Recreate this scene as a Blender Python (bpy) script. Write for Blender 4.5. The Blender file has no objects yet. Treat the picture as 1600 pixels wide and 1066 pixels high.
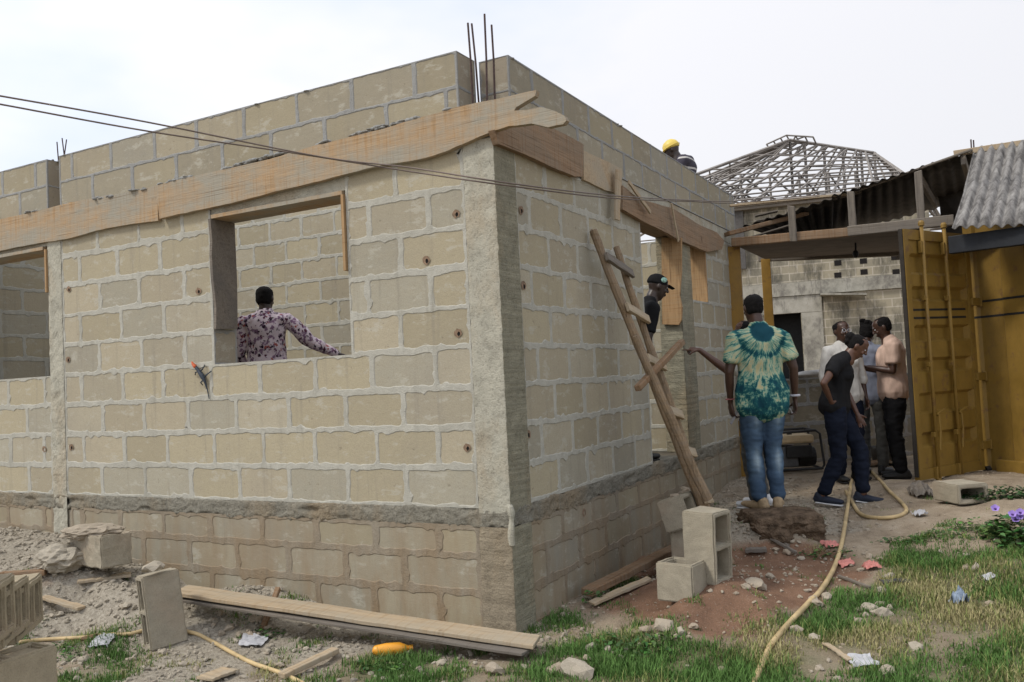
import bpy, bmesh, math, random
from mathutils import Vector, Matrix, noise, Euler
random.seed(7)
V=Vector
C=bpy.context.scene.collection
# ---------------------------------------------------------------- survey of the place
F=1356.5
RW=Matrix(((0.8752288547,-0.0636272996,-0.4795060152),(0.4813197823,0.0161516705,0.8763962521),(-0.0480179037,-0.9978430189,0.0447614861)))
CAM=V((2.60109,-4.63243,1.554))
def ray(x,y): return (RW@V((x-800,y-533,F)))/F
def AD(x,y,d): return CAM+ray(x,y)*d
def PL(x,y,ax,val):
    r=ray(x,y); return CAM+r*((val-CAM[ax])/r[ax])
def PX(p):
    v=RW.transposed()@(V(p)-CAM); return (800+F*v.x/v.z,533+F*v.y/v.z,v.z)
RIGHT=V((RW[0][0],RW[1][0],0)).normalized(); FWD=V((RW[0][2],RW[1][2],0)).normalized(); UP=V((0,0,1))
def hdir(deg): # horizontal direction, 0 = to the right as seen by the photographer, 90 = away
    a=math.radians(deg); return RIGHT*math.cos(a)+FWD*math.sin(a)
NV=noise.noise
def n3(p,s=1.0,o=0.0): return noise.noise(V((p[0]*s+o,p[1]*s+o*1.7,p[2]*s-o)))
# ---------------------------------------------------------------- materials
MATS={}
class NB:
    def __init__(s,name):
        s.m=bpy.data.materials.new(name); s.m.use_nodes=True; s.t=s.m.node_tree; s.n=s.t.nodes
        s.b=s.n['Principled BSDF']; s.tc=s.n.new('ShaderNodeTexCoord'); MATS[name]=s.m
    def new(s,k,**kw):
        n=s.n.new(k)
        for a,b in kw.items(): setattr(n,a,b)
        return n
    def lk(s,a,b): s.t.links.new(a,b)
    def co(s,scale=(1,1,1),loc=(0,0,0),rot=(0,0,0),which='Object'):
        mp=s.new('ShaderNodeMapping'); mp.inputs['Scale'].default_value=scale; mp.inputs['Location'].default_value=loc; mp.inputs['Rotation'].default_value=rot
        s.lk(s.tc.outputs[which],mp.inputs['Vector']); return mp.outputs[0]
    def noise(s,scale,detail=4,rough=.6,co=None,dist=0):
        n=s.new('ShaderNodeTexNoise'); n.inputs['Scale'].default_value=scale; n.inputs['Detail'].default_value=detail
        n.inputs['Roughness'].default_value=rough; n.inputs['Distortion'].default_value=dist
        s.lk(co if co else s.tc.outputs['Object'],n.inputs['Vector']); return n.outputs['Fac']
    def ramp(s,f,stops,interp='LINEAR'):
        r=s.new('ShaderNodeValToRGB'); r.color_ramp.interpolation=interp; e=r.color_ramp.elements
        while len(e)<len(stops): e.new(.5)
        for i,(p,c) in enumerate(stops):
            e[i].position=p; e[i].color=(*c,1) if isinstance(c,(tuple,list)) else (c,c,c,1)
        s.lk(f,r.inputs[0]); return r.outputs[0]
    def mix(s,f,a,b,mode='MIX'):
        m=s.new('ShaderNodeMix',data_type='RGBA',blend_type=mode)
        for i,v in ((0,f),(6,a),(7,b)):
            if hasattr(v,'is_linked'): s.lk(v,m.inputs[i])
            elif i==0: m.inputs[0].default_value=v
            else: m.inputs[i].default_value=(*v,1)
        return m.outputs[2]
    def math(s,op,a,b=0.0,clamp=False):
        m=s.new('ShaderNodeMath',operation=op); m.use_clamp=clamp
        for i,v in ((0,a),(1,b)):
            if hasattr(v,'is_linked'): s.lk(v,m.inputs[i])
            else: m.inputs[i].default_value=v
        return m.outputs[0]
    def sep(s,co):
        n=s.new('ShaderNodeSeparateXYZ'); s.lk(co,n.inputs[0]); return n.outputs
    def comb(s,x,y,z):
        n=s.new('ShaderNodeCombineXYZ')
        for i,v in enumerate((x,y,z)):
            if hasattr(v,'is_linked'): s.lk(v,n.inputs[i])
            else: n.inputs[i].default_value=v
        return n.outputs[0]
    def attr(s,name,out='Color'):
        n=s.new('ShaderNodeAttribute',attribute_name=name); return n.outputs[out]
    def bump(s,h,strength=.5,dist=.01,prev=None):
        b=s.new('ShaderNodeBump'); b.inputs['Strength'].default_value=strength; b.inputs['Distance'].default_value=dist
        s.lk(h,b.inputs['Height'])
        if prev: s.lk(prev,b.inputs['Normal'])
        return b.outputs[0]
    def done(s,col,rough=.85,nrm=None,metal=0,spec=.3):
        if hasattr(col,'is_linked'): s.lk(col,s.b.inputs['Base Color'])
        else: s.b.inputs['Base Color'].default_value=(*col,1)
        if hasattr(rough,'is_linked'): s.lk(rough,s.b.inputs['Roughness'])
        else: s.b.inputs['Roughness'].default_value=rough
        s.b.inputs['Metallic'].default_value=metal
        s.b.inputs['Specular IOR Level'].default_value=spec
        if nrm: s.lk(nrm,s.b.inputs['Normal'])
        return s.m
def mul(c,k): return tuple(min(1,x*k) for x in c)
def simple(name,c,rough=.8,ns=12,var=.25,bs=.3,bd=.004,spec=.3,metal=0,fine=90):
    b=NB(name); f=b.noise(ns,5); g=b.noise(fine,3)
    col=b.ramp(f,[(.3,mul(c,1-var)),(.7,mul(c,1+var))])
    h=b.math('ADD',f,g)
    return b.done(col,rough,b.bump(h,bs,bd),metal,spec)
def m_block():
    b=NB('sandcrete_block'); t=b.attr('tint')
    f=b.noise(9,6,.65); g=b.noise(160,3,.7); l=b.noise(1.3,4,.6)
    c=b.mix(b.math('MULTIPLY',b.ramp(f,[(.35,0.0),(.7,1.0)]),.42),t,(.37,.325,.235))
    c=b.mix(b.math('MULTIPLY',b.ramp(g,[(.38,1.0),(.55,0.0)]),.28),c,(.22,.185,.14))
    c=b.mix(b.math('MULTIPLY',b.ramp(l,[(.5,0.0),(.72,1.0)]),.3),c,(.26,.235,.20))
    sm=b.noise(4.5,6,.75,b.co((1,1,2.2))); c=b.mix(b.math('MULTIPLY',b.ramp(sm,[(.55,0.0),(.62,1.0)]),.5),c,(.46,.44,.37))
    ch=b.noise(24,4,.7); c=b.mix(b.math('MULTIPLY',b.ramp(ch,[(.30,1.0),(.36,0.0)]),.55),c,(.20,.17,.12))
    drip=b.noise(7,5,.7,b.co((1.6,1.6,.12))); c=b.mix(b.math('MULTIPLY',b.ramp(drip,[(.56,0.0),(.72,1.0)]),.45),c,(.22,.20,.165))
    # rain and mud stains rising from the foot of the wall and running under the slab band
    p=b.sep(b.tc.outputs['Object']); st=b.noise(3.2,6,.7,b.co((1.4,1.4,.35)))
    low=b.ramp(p[2],[(.0,1.0),(.68,.55),(.74,0.0)])
    c=b.mix(b.math('MULTIPLY',b.math('MULTIPLY',low,b.ramp(st,[(.42,0.0),(.62,1.0)])),.75),c,(.27,.20,.125))
    h=b.math('ADD',b.math('ADD',b.math('MULTIPLY',g,.6),f),b.math('MULTIPLY',ch,.8))
    b.done(c,.95,b.bump(h,.55,.006),spec=.1)
def m_mortar(name,c,dark):
    b=NB(name); f=b.noise(14,6,.7); g=b.noise(120,3,.7); l=b.noise(1.7,4,.6)
    col=b.ramp(f,[(.3,mul(c,.78)),(.65,c)])
    col=b.mix(b.math('MULTIPLY',b.ramp(g,[(.36,1.0),(.52,0.0)]),.3),col,dark)
    p=b.sep(b.tc.outputs['Object']); st=b.noise(3.2,6,.7,b.co((1.4,1.4,.35)))
    low=b.ramp(p[2],[(.0,1.0),(.68,.6),(.74,0.0)])
    col=b.mix(b.math('MULTIPLY',b.math('MULTIPLY',low,b.ramp(st,[(.36,0.0),(.6,1.0)])),.8),col,(.25,.175,.10))
    col=b.mix(b.math('MULTIPLY',b.ramp(l,[(.45,0.0),(.7,1.0)]),.35),col,dark)
    drip=b.noise(7,5,.7,b.co((1.6,1.6,.12))); col=b.mix(b.math('MULTIPLY',b.ramp(drip,[(.54,0.0),(.70,1.0)]),.5),col,mul(dark,.9))
    b.done(col,.95,b.bump(b.math('ADD',f,b.math('MULTIPLY',g,.5)),.8,.012),spec=.1)
def m_conc(name,c,axis=2,lines=0,pit=.6):
    b=NB(name); f=b.noise(7,6,.7); g=b.noise(75,4,.75); l=b.noise(1.8,5,.65,b.co((1,1,.5)))
    col=b.ramp(f,[(.25,mul(c,.6)),(.5,c),(.75,mul(c,1.2))])
    col=b.mix(b.math('MULTIPLY',b.ramp(l,[(.48,0.0),(.66,1.0)]),.55),col,(.36,.26,.15))
    col=b.mix(b.math('MULTIPLY',b.ramp(g,[(.34,1.0),(.46,0.0)]),.6),col,mul(c,.4))
    h=b.math('ADD',b.math('MULTIPLY',g,1.0),f)
    if lines:
        w=b.noise(lines,3,.6,b.co((.05,.05,1)))
        col=b.mix(b.math('MULTIPLY',b.ramp(w,[(.4,0.0),(.6,1.0)]),.4),col,mul(c,.55)); h=b.math('ADD',h,w)
    b.done(col,.95,b.bump(h,.9,.012*pit/.6),spec=.1)
def m_wood(name,c,c2,ax=0,dirt=.35,dc=(.28,.25,.2),lsc=1.0):
    b=NB(name); s=[26,26,26]; s[ax]=1.3
    f=b.noise(1.6,7,.65,b.co(tuple(s)),.6); s2=[4*lsc,4*lsc,4*lsc]; s2[ax]=1.4; l=b.noise(1,7,.7,b.co(tuple(s2))); kn=b.noise(7,2,.5)
    s3=[140,140,140]; s3[ax]=5; g=b.noise(1,3,.6,b.co(tuple(s3)))
    col=b.ramp(f,[(.25,c2),(.5,c),(.75,mul(c,1.15))])
    col=b.mix(b.math('MULTIPLY',b.ramp(g,[(.35,1.0),(.55,0.0)]),.35),col,c2)
    col=b.mix(b.math('MULTIPLY',b.ramp(l,[(.42,0.0),(.6,1.0)]),dirt),col,dc)
    s5=[2.5,2.5,2.5]; s5[ax]=42; sw=b.noise(1,4,.65,b.co(tuple(s5))); col=b.mix(b.math('MULTIPLY',b.ramp(sw,[(.42,0.0),(.62,1.0)]),.38),col,mul(dc,1.15)); col=b.mix(b.math('MULTIPLY',b.ramp(sw,[(.36,1.0),(.46,0.0)]),.35),col,mul(c2,.9))
    col=b.mix(b.math('MULTIPLY',b.ramp(kn,[(.24,1.0),(.30,0.0)]),.6),col,mul(c2,.6)); s4=[90,90,90]; s4[ax]=1.5; ck=b.noise(1,3,.5,b.co(tuple(s4))); col=b.mix(b.math('MULTIPLY',b.ramp(ck,[(.30,1.0),(.36,0.0)]),.7),col,mul(c2,.45))
    b.done(col,.85,b.bump(b.math('ADD',f,b.math('MULTIPLY',g,.5)),.7,.006),spec=.12)
m_block(); m_mortar('mortar_pale',(.485,.47,.405),(.29,.275,.225)); m_mortar('mortar_plinth',(.33,.29,.225),(.20,.165,.12)); m_mortar('mortar_grey',(.33,.33,.315),(.21,.205,.195))
m_conc('concrete_rough',(.42,.40,.325),pit=.45); m_conc('concrete_boardmarked',(.30,.28,.205),lines=34); m_conc('concrete_band',(.31,.29,.235),pit=1.6)
m_conc('concrete_brown',(.32,.27,.195),lines=16); m_conc('concrete_grey',(.25,.25,.24))
m_wood('plank_orange_x',(.40,.265,.145),(.28,.18,.095),0,1.0,(.30,.275,.22),lsc=.65); m_wood('plank_brown_y',(.29,.19,.115),(.15,.09,.05),1,.4,(.20,.17,.13))
m_wood('plank_pale',(.44,.335,.215),(.28,.20,.12),0,.55,(.33,.295,.23)); m_wood('plank_brown',(.26,.16,.09),(.13,.075,.04),0,.3,(.2,.17,.13))
m_wood('pole_wood',(.33,.225,.13),(.16,.10,.05),0,.35,(.16,.13,.10)); m_wood('plank_grey',(.21,.18,.145),(.10,.085,.07),0,.4,(.12,.11,.10))
m_wood('board_orange_z',(.40,.25,.125),(.22,.125,.06),2,.3,(.3,.22,.13))
# ---------------------------------------------------------------- mesh builder
class MB:
    def __init__(s): s.v=[]; s.f=[]; s.mi=[]; s.t=[]
    def add(s,vs,fs,mi=0,tint=(1,1,1)):
        o=len(s.v); s.v+=[V(p) for p in vs]
        for f in fs: s.f.append([o+i for i in f]); s.mi.append(mi); s.t.append(tint)
        return s
    def box(s,c,size,M=None,mi=0,tint=(1,1,1)):
        hx,hy,hz=[q/2 for q in size]; pts=[V((x,y,z)) for x in(-hx,hx) for y in(-hy,hy) for z in(-hz,hz)]
        if M: pts=[M@p for p in pts]
        pts=[p+V(c) for p in pts]
        return s.add(pts,[(0,1,3,2),(4,6,7,5),(0,4,5,1),(2,3,7,6),(0,2,6,4),(1,5,7,3)],mi,tint)
    def box2(s,a,b,mi=0,tint=(1,1,1)):
        a=V(a);b=V(b); return s.box((a+b)/2,b-a,None,mi,tint)
    def tube(s,pts,r,n=8,mi=0,cap=True):
        pts=[V(p) for p in pts]; N=len(pts); rr=r if isinstance(r,(list,tuple)) else [r]*N
        t0=(pts[1]-pts[0]).normalized(); ref=V((0,0,1)) if abs(t0.z)<.9 else V((1,0,0)); u=t0.cross(ref).normalized()
        vs=[]
        for i,p in enumerate(pts):
            t=(pts[min(i+1,N-1)]-pts[max(i-1,0)]).normalized(); u=(u-t*u.dot(t)).normalized(); w=t.cross(u)
            for k in range(n):
                a=2*math.pi*k/n; vs.append(p+(u*math.cos(a)+w*math.sin(a))*rr[i])
        fs=[(i*n+k,i*n+(k+1)%n,(i+1)*n+(k+1)%n,(i+1)*n+k) for i in range(N-1) for k in range(n)]
        if cap: fs+= [tuple(range(n-1,-1,-1)),tuple((N-1)*n+k for k in range(n))]
        return s.add(vs,fs,mi)
    def prism(s,poly,d,mi=0):  # planar outline extruded by vector d
        n=len(poly); P=[V(p) for p in poly]; Q=[p+V(d) for p in P]
        return s.add(P+Q,[tuple(range(n-1,-1,-1)),tuple(range(n,2*n))]+[(i,(i+1)%n,n+(i+1)%n,n+i) for i in range(n)],mi)
    def loft(s,secs,n=20,ref=V((1,0,0)),mi=0,capk=.9):
        # secs: (center, rx, ry) ; closed ends with rounded caps
        S=[]
        P=[V(q[0]) for q in secs]; N=len(P)
        vs=[];
        def ring(c,t,rx,ry):
            u=(ref-t*ref.dot(t)); u=u.normalized() if u.length>1e-4 else t.orthogonal().normalized()
            w=t.cross(u)
            return [c+u*(rx*math.cos(2*math.pi*k/n))+w*(ry*math.sin(2*math.pi*k/n)) for k in range(n)]
        T=[(P[min(i+1,N-1)]-P[max(i-1,0)]).normalized() for i in range(N)]
        rings=[]
        m=min(secs[0][1],secs[0][2])
        for a in (80,50,25): 
            an=math.radians(a); rings.append(ring(P[0]-T[0]*m*math.sin(an)*min(.9,max(capk,.3) if capk<.9 else .9),T[0],secs[0][1]*math.cos(an),secs[0][2]*math.cos(an)))
        for i in range(N): rings.append(ring(P[i],T[i],secs[i][1],secs[i][2]))
        m=min(secs[-1][1],secs[-1][2])
        for a in (25,50,80):
            an=math.radians(a); rings.append(ring(P[-1]+T[-1]*m*math.sin(an)*capk,T[-1],secs[-1][1]*math.cos(an),secs[-1][2]*math.cos(an)))
        for r in rings: vs+=r
        R=len(rings)
        fs=[(i*n+k,i*n+(k+1)%n,(i+1)*n+(k+1)%n,(i+1)*n+k) for i in range(R-1) for k in range(n)]
        fs+=[tuple(range(n-1,-1,-1)),tuple((R-1)*n+k for k in range(n))]
        return s.add(vs,fs,mi)
    def ell(s,c,r,n=16,M=None,mi=0):
        vs=[];R=8
        for i in range(1,R):
            a=math.pi*i/R
            for k in range(n):
                b=2*math.pi*k/n; p=V((r[0]*math.sin(a)*math.cos(b),r[1]*math.sin(a)*math.sin(b),-r[2]*math.cos(a)))
                vs.append((M@p if M else p)+V(c))
        e=V((0,0,r[2])); e=M@e if M else e; vs+=[V(c)-e,V(c)+e]; q=(R-1)*n
        fs=[(i*n+k,i*n+(k+1)%n,(i+1)*n+(k+1)%n,(i+1)*n+k) for i in range(R-2) for k in range(n)]
        fs+=[(q,(k+1)%n,k) for k in range(n)]+[(q+1,(R-2)*n+k,(R-2)*n+(k+1)%n) for k in range(n)]
        return s.add(vs,fs,mi)
    def mesh(s,name,inv=None,smooth=False,tint=False):
        me=bpy.data.meshes.new(name); vs=[inv@p for p in s.v] if inv else s.v
        me.from_pydata([tuple(p) for p in vs],[],s.f); me.update()
        me.polygons.foreach_set('material_index',s.mi)
        if smooth: me.polygons.foreach_set('use_smooth',[True]*len(s.f))
        if tint:
            a=me.color_attributes.new('tint','FLOAT_COLOR','CORNER'); dat=[]
            for f,t in zip(s.f,s.t): dat+=[t[0],t[1],t[2],1.0]*len(f)
            a.data.foreach_set('color',dat)
        return me
def tagp(o,label=None,cat=None,group=None,kind=None):
    if label:o['label']=label
    if cat:o['category']=cat
    if group:o['group']=group
    if kind:o['kind']=kind
    return o
def empty(name,loc,label,cat,group=None,rz=0):
    o=bpy.data.objects.new(name,None); C.objects.link(o); o.location=loc; o.rotation_euler=(0,0,rz); o.empty_display_size=.1
    return tagp(o,label,cat,group)
def mw(o): # world matrix before any depsgraph update
    m=Matrix.LocRotScale(o.location,o.rotation_euler,o.scale)
    return mw(o.parent)@m if o.parent else m
def build(name,mb,mat,parent=None,smooth=False,tint=False,bevel=0,loc=None,label=None,local=False):
    inv=None; 
    if parent and not local: inv=mw(parent).inverted()
    if loc is not None: inv=Matrix.Translation(-V(loc))
    me=mb.mesh(name,inv,smooth,tint); o=bpy.data.objects.new(name,me); C.objects.link(o)
    if parent:o.parent=parent
    if loc is not None:o.location=loc
    for m in (mat if isinstance(mat,(list,tuple)) else [mat]): me.materials.append(MATS[m] if isinstance(m,str) else m)
    if bevel:
        b=o.modifiers.new('bevel','BEVEL'); b.width=bevel; b.segments=2; b.limit_method='ANGLE'
    if label:o['label']=label
    return o
def fixn(o):
    bm=bmesh.new(); bm.from_mesh(o.data); bmesh.ops.recalc_face_normals(bm,faces=bm.faces); bm.to_mesh(o.data); bm.free(); return o
# ---------------------------------------------------------------- block skins
def block_tint(rnd,grey=.25):
    q=rnd.random()
    if q<grey*.35: c=(.375,.35,.275)
    elif q<grey: c=(.40,.36,.27)
    elif q<grey+.2: c=(.41,.36,.26)
    else: c=(.405,.355,.245)
    k=rnd.uniform(.84,1.08); return tuple(x*k for x in c)
def skin(mb,fmap,segs,rows,pitch,phase,seed=1,joint=.0165,depth=.0042,grey=.25,mort=1,wob=1.0,tk=1.0,body=.014):
    """rows: (z0,z1,parity) ; segs(z)-> list of (u0,u1) ; fmap(u,z,d)->point (d = inwards)"""
    rnd=random.Random(seed)
    for ri,(z0,z1,par) in enumerate(rows):
        for (ua,ub) in segs((z0+z1)/2):
            k=math.floor((ua-phase)/pitch)-2; cuts=[]
            while True:
                u=phase+pitch*(k+(.5 if par else 0)); k+=1
                if u>ub-.07: break
                if u>ua+.07: cuts.append(u+rnd.uniform(-.018,.018))
            us=[ua]+cuts+[ub]
            for u0,u1 in zip(us[:-1],us[1:]):
                w=u1-u0; h=z1-z0; n=10; tint=tuple(x*tk for x in block_tint(rnd,grey))
                # rectangle boundary sampled, matched with a rounded noisy outline
                nu=max(3,int(w/.022)); nz=9; rect=[]
                for i in range(nu): rect.append((i/nu,0))
                for i in range(nz): rect.append((1,i/nz))
                for i in range(nu): rect.append((1-i/nu,1))
                for i in range(nz): rect.append((0,1-i/nz))
                jl=joint*rnd.uniform(.6,1.3); jr=joint*rnd.uniform(.6,1.3); jb=joint*rnd.uniform(.6,1.2)*wob; jt=joint*rnd.uniform(.7,1.4)*wob
                if w<.12: jl=jr=joint*.5
                o=rnd.uniform(0,100); A=[];B=[];D=[]
                for (s,t) in rect:
                    A.append(fmap(u0+s*w,z0+t*h,0))
                    x=jl+s*(w-jl-jr); z=jb+t*(h-jb-jt)
                    cx=min(x-jl,w-jr-x); cz=min(z-jb,h-jt-z); r=(.014+.022*abs(NV(V((round(s),round(t),o+seed)))))*wob
                    if cx<r and cz<r: # round the corner
                        k2=(1-.29)*0+1; dx=r-cx; dz=r-cz; L=math.hypot(dx,dz)
                        if L>r:
                            q=r/L; x+= (dx-dx*q)*(1 if x<w/2 else -1); z+=(dz-dz*q)*(1 if z<h/2 else -1)
                    nn=NV(V((u0+x,z0+z,o))*8)*.012*wob+NV(V((u0+x,z0+z,o))*26)*.007*wob+max(0,NV(V((u0+x,z0+z,o+7))*14)-.25)*.05*wob
                    e=1 if t in (0,1) else 0
                    if e: z+=nn*(1 if t==0 else -1)
                    else: x+=nn*(1 if s==0 else -1)
                    B.append(fmap(u0+x,z0+z,0)); 
                    x2=x+.005*(1 if s<.5 else -1); z2=z+.005*(1 if t<.5 else -1)
                    D.append(fmap(u0+x2,z0+z2,depth))
                m=len(rect); fs=[(i,(i+1)%m,m+(i+1)%m,m+i) for i in range(m)]
                mb.add(A+B,fs,mort); 
                mb.add(B+D,fs,mort)
                mb.add(D,[tuple(range(m))],0,tint)
                c=[fmap(u0,z0,0),fmap(u1,z0,0),fmap(u1,z1,0),fmap(u0,z1,0)]; e=[fmap(u0,z0,body),fmap(u1,z0,body),fmap(u1,z1,body),fmap(u0,z1,body)]
                mb.add(c+e,[(i,(i+1)%4,4+(i+1)%4,4+i) for i in range(4)],mort)
S0=.77; CH=.252
def rowsf(n,z=S0,h=CH,p0=0): return [(z+k*h,z+(k+1)*h,(k+p0)%2) for k in range(n)]
# ---------------------------------------------------------------- the unfinished block building
bld=empty('block_house',(0,0,0),'unfinished roofless house of beige sandcrete blocks with open window holes','house')
T=.225
fA=lambda u,z,d:(u,d,z)
fB=lambda u,z,d:(-d,u,z)
def segA(z):
    if z>S0+4*CH: return [(-8.6,-5.95),(-4.28,-2.48),(-1.175,-.225)]
    return [(-8.6,-4.455),(-4.28,-.225)]
mb=MB(); skin(mb,fA,segA,rowsf(9),.508,-.75,3)
# wall body behind the skin
for (a,b,z0,z1) in [(-8.6,-4.455,S0,1.778),(-8.6,-5.95,1.778,3.038),(-4.28,-.225,S0,1.778),(-4.28,-2.48,1.778,3.038),(-1.175,-.225,1.778,3.038)]:
    mb.box2((a,.014,z0),(b,T,z1),0,(.33,.29,.22))
for (u,z) in [(-2.48,0),(-1.175,0)]: pass
build('front_wall',mb,['sandcrete_block','mortar_pale'],bld,tint=True)
def segB(z):
    if z<2.282: return [(.263,2.555),(3.985,5.95)]
    if z<2.79: return [(.263,2.555),(4.57,5.95)]
    return [(.263,2.555),(4.57,5.95)]
for half in (0,1):
    mb=MB(); skin(mb,fB,lambda z:[q for q in segB(z) if (q[0]>3)==bool(half)],rowsf(9),.48,.695,5+half,grey=.45)
    for (a,b,z0,z1) in [(.263,2.555,S0,3.038),(3.985,4.57,S0,2.282),(4.57,5.95,S0,3.038)]:
        if (a>3)==bool(half): mb.box2((-T,a,z0),(-.014,b,z1),0,(.33,.29,.22))
    build('side_wall',mb,['sandcrete_block','mortar_pale'],bld,tint=True)
# jambs painted in block/mortar by real course strips
mb=MB()
fj=lambda xx:(lambda u,z,d:(xx,u,z))
def jambx(x,sgn,z0,n):   # face at constant x, u along y 0..T
    skin(mb,lambda u,z,d:(x+sgn*(.004-d),u,z),lambda z:[(0.001,T-.001)],rowsf(n,z0),.508,.3,8,joint=.008,body=.004)
jambx(-2.48,1,S0+4*CH,5)
build('window_jamb',mb,['sandcrete_block','mortar_grey'],bld,tint=True); mb=MB()
def jamby(y,sgn,z0,n): skin(mb,lambda u,z,d:(-u,y+sgn*(.004-d),z),lambda z:[(0.001,T-.001)],rowsf(n,z0),.508,.3,9,joint=.008,body=.004)
jamby(4.57,-1,S0+6*CH,3)
build('window_jamb',mb,['sandcrete_block','mortar_grey'],bld,tint=True)
# plinth
mb=MB()
pr=[(-.42,-.20,0),(-.20,.02,1),(.02,.25,0),(.25,.475,1),(.475,.665,0)]
skin(mb,lambda u,z,d:(u,d-.004,z),lambda z:[(-8.6,-4.46),(-4.22,-.225)],pr,.508,-1.05,13,joint=.023,grey=.6,tk=.82)
skin(mb,lambda u,z,d:(.004-d,u,z),lambda z:[(.24,5.95)],pr,.49,.72,14,joint=.02,grey=.6,tk=.75)
mb.box2((-8.6,.012,-.5),(-.1,5.9,.64),0,(.3,.26,.2)); mb.box2((-.3,.1,-.5),(-.012,5.94,.64),0,(.3,.26,.2))
build('plinth_wall',mb,['sandcrete_block','mortar_plinth'],bld,tint=True)
# slab band: ragged cast edge
def ragged(mb,fmap,u0,u1,z0,z1,prot=.012,seed=0,step=.02,amp=.02,nz=8,mi=0):
    n=int((u1-u0)/step); vs=[]
    for i in range(n+1):
        u=u0+(u1-u0)*i/n
        lo=z0+NV(V((u*7,seed,0)))*amp+NV(V((u*25,seed,3)))*amp*.5; hi=z1+NV(V((u*6,seed,7)))*amp*.5+NV(V((u*30,seed,7)))*amp*.25
        vs.append(fmap(u,lo,.03))
        for k in range(nz+1):
            z=lo+(hi-lo)*k/nz; d=-(prot+NV(V((u*12,z*12,seed)))*prot*.9+NV(V((u*40,z*40,seed)))*.009-max(0,NV(V((u*5,z*16,seed+4)))-.15)*.05)
            if k in(0,nz): d*=.3
            vs.append(fmap(u,z,d))
        vs.append(fmap(u,hi,.03))
    m=nz+3
    mb.add(vs,[(i*m+k,(i+1)*m+k,(i+1)*m+k+1,i*m+k+1) for i in range(n) for k in range(m-1)],mi)
mb=MB(); ragged(mb,fA,-8.6,.0,.655,.772,.007,1,amp=.035,step=.012,nz=12); ragged(mb,lambda u,z,d:(-d,u,z),.0,5.95,.65,.772,.007,5,amp=.03,step=.014,nz=12)
mb.box2((-8.6,.02,.64),(-.02,5.94,.766))
build('floor_slab',mb,'concrete_band',bld,smooth=True)
# mortar droppings / sill beds
# columns
mb=MB()
def colface(mb,fmap,u0,u1,z0,z1,prot,seed,rough=.006,mi=0):
    nu=10; nz=int((z1-z0)/.022); vs=[]
    for i in range(nz+1):
        for k in range(nu+1):
            u=u0+(u1-u0)*k/nu; z=z0+(z1-z0)*i/nz; e=0
            if k in(0,nu): u+=NV(V((z*20,seed,k)))*.006
            d=-(prot+NV(V((u*14,z*14,seed)))*rough+NV(V((u*45,z*45,seed)))*rough*.6)
            if k in(0,nu): d=d*.6
            vs.append(fmap(u,z,d))
    w=nu+1
    mb.add(vs,[(i*w+k,i*w+k+1,(i+1)*w+k+1,(i+1)*w+k) for i in range(nz) for k in range(nu)],mi)
mb=MB()
colface(mb,fA,-.222,.004,.74,3.06,.006,11,.0035,0); colface(mb,fB,-.006,.268,.74,3.06,.005,12,.003,1)
colface(mb,fA,-.225,.008,-.4,.66,.010,13,.004,2); colface(mb,fB,-.012,.25,-.4,.66,.010,14,.004,1)
# spalled arris of the corner: rough bead of concrete
pts=[];rr=[]
for i in range(150):
    z=-.1+i*.022; q=.72 if .55<z<.8 else 0
    pts.append((0.0-.012+NV(V((z*9,1,1)))*.010+(.012 if q else 0),-.0+.010+NV(V((z*9,5,1)))*.006-(.008 if q else 0),z)); rr.append(.011+.007*NV(V((z*22,2,2)))+(.009+.012*NV(V((z*40,8,2))) if q else 0))
mb.tube(pts,rr,9,0)
mb.box2((-.222,.014,-.4),(-.014,.262,3.06),0)
build('corner_column',mb,['concrete_rough','concrete_boardmarked','concrete_brown'],bld,smooth=False)
mb=MB(); colface(mb,fA,-4.46,-4.275,-.2,3.06,.006,21,.006,0); mb.box2((-4.455,.02,-.2),(-4.28,T,3.06)); build('column',mb,'concrete_rough',bld)
mb=MB(); colface(mb,fB,3.60,3.99,S0,3.06,.004,22,.004,0); colface(mb,lambda u,z,d:(-u,3.60+d,z),0,T,S0,3.06,.003,23,.004,0); mb.box2((-T,3.61,S0),(-.01,3.98,3.06)); build('column',mb,'concrete_boardmarked',bld)
# beams and lintels
mb=MB(); mb.box2((-8.6,.012,3.045),(-.0,T-.01,3.2)); mb.box2((-T+.01,.012,3.05),(-.012,5.93,3.198)); mb.box2((-2.50,.008,2.905),(-1.16,T+.002,3.05)); mb.box2((-5.97,.008,2.905),(-4.45,T+.002,3.05)); mb.box2((-T-.002,2.54,2.93),(-.008,4.6,3.052))
build('ring_beam',mb,'concrete_rough',bld)
# parapet
mb=MB(); R2=[(3.2,3.43,1),(3.43,3.66,0)]
skin(mb,lambda u,z,d:(u,d+.003,z),lambda z:[(-8.6,-4.45),(-4.28,-.24)],R2,.505,-.57,31,joint=.013,grey=.35,mort=1,wob=.55,tk=.80)
for a,b in [(-8.6,-4.45),(-4.28,-.24)]: mb.box2((a,.017,3.2),(b,T,3.655),0,(.30,.26,.2))
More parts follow.
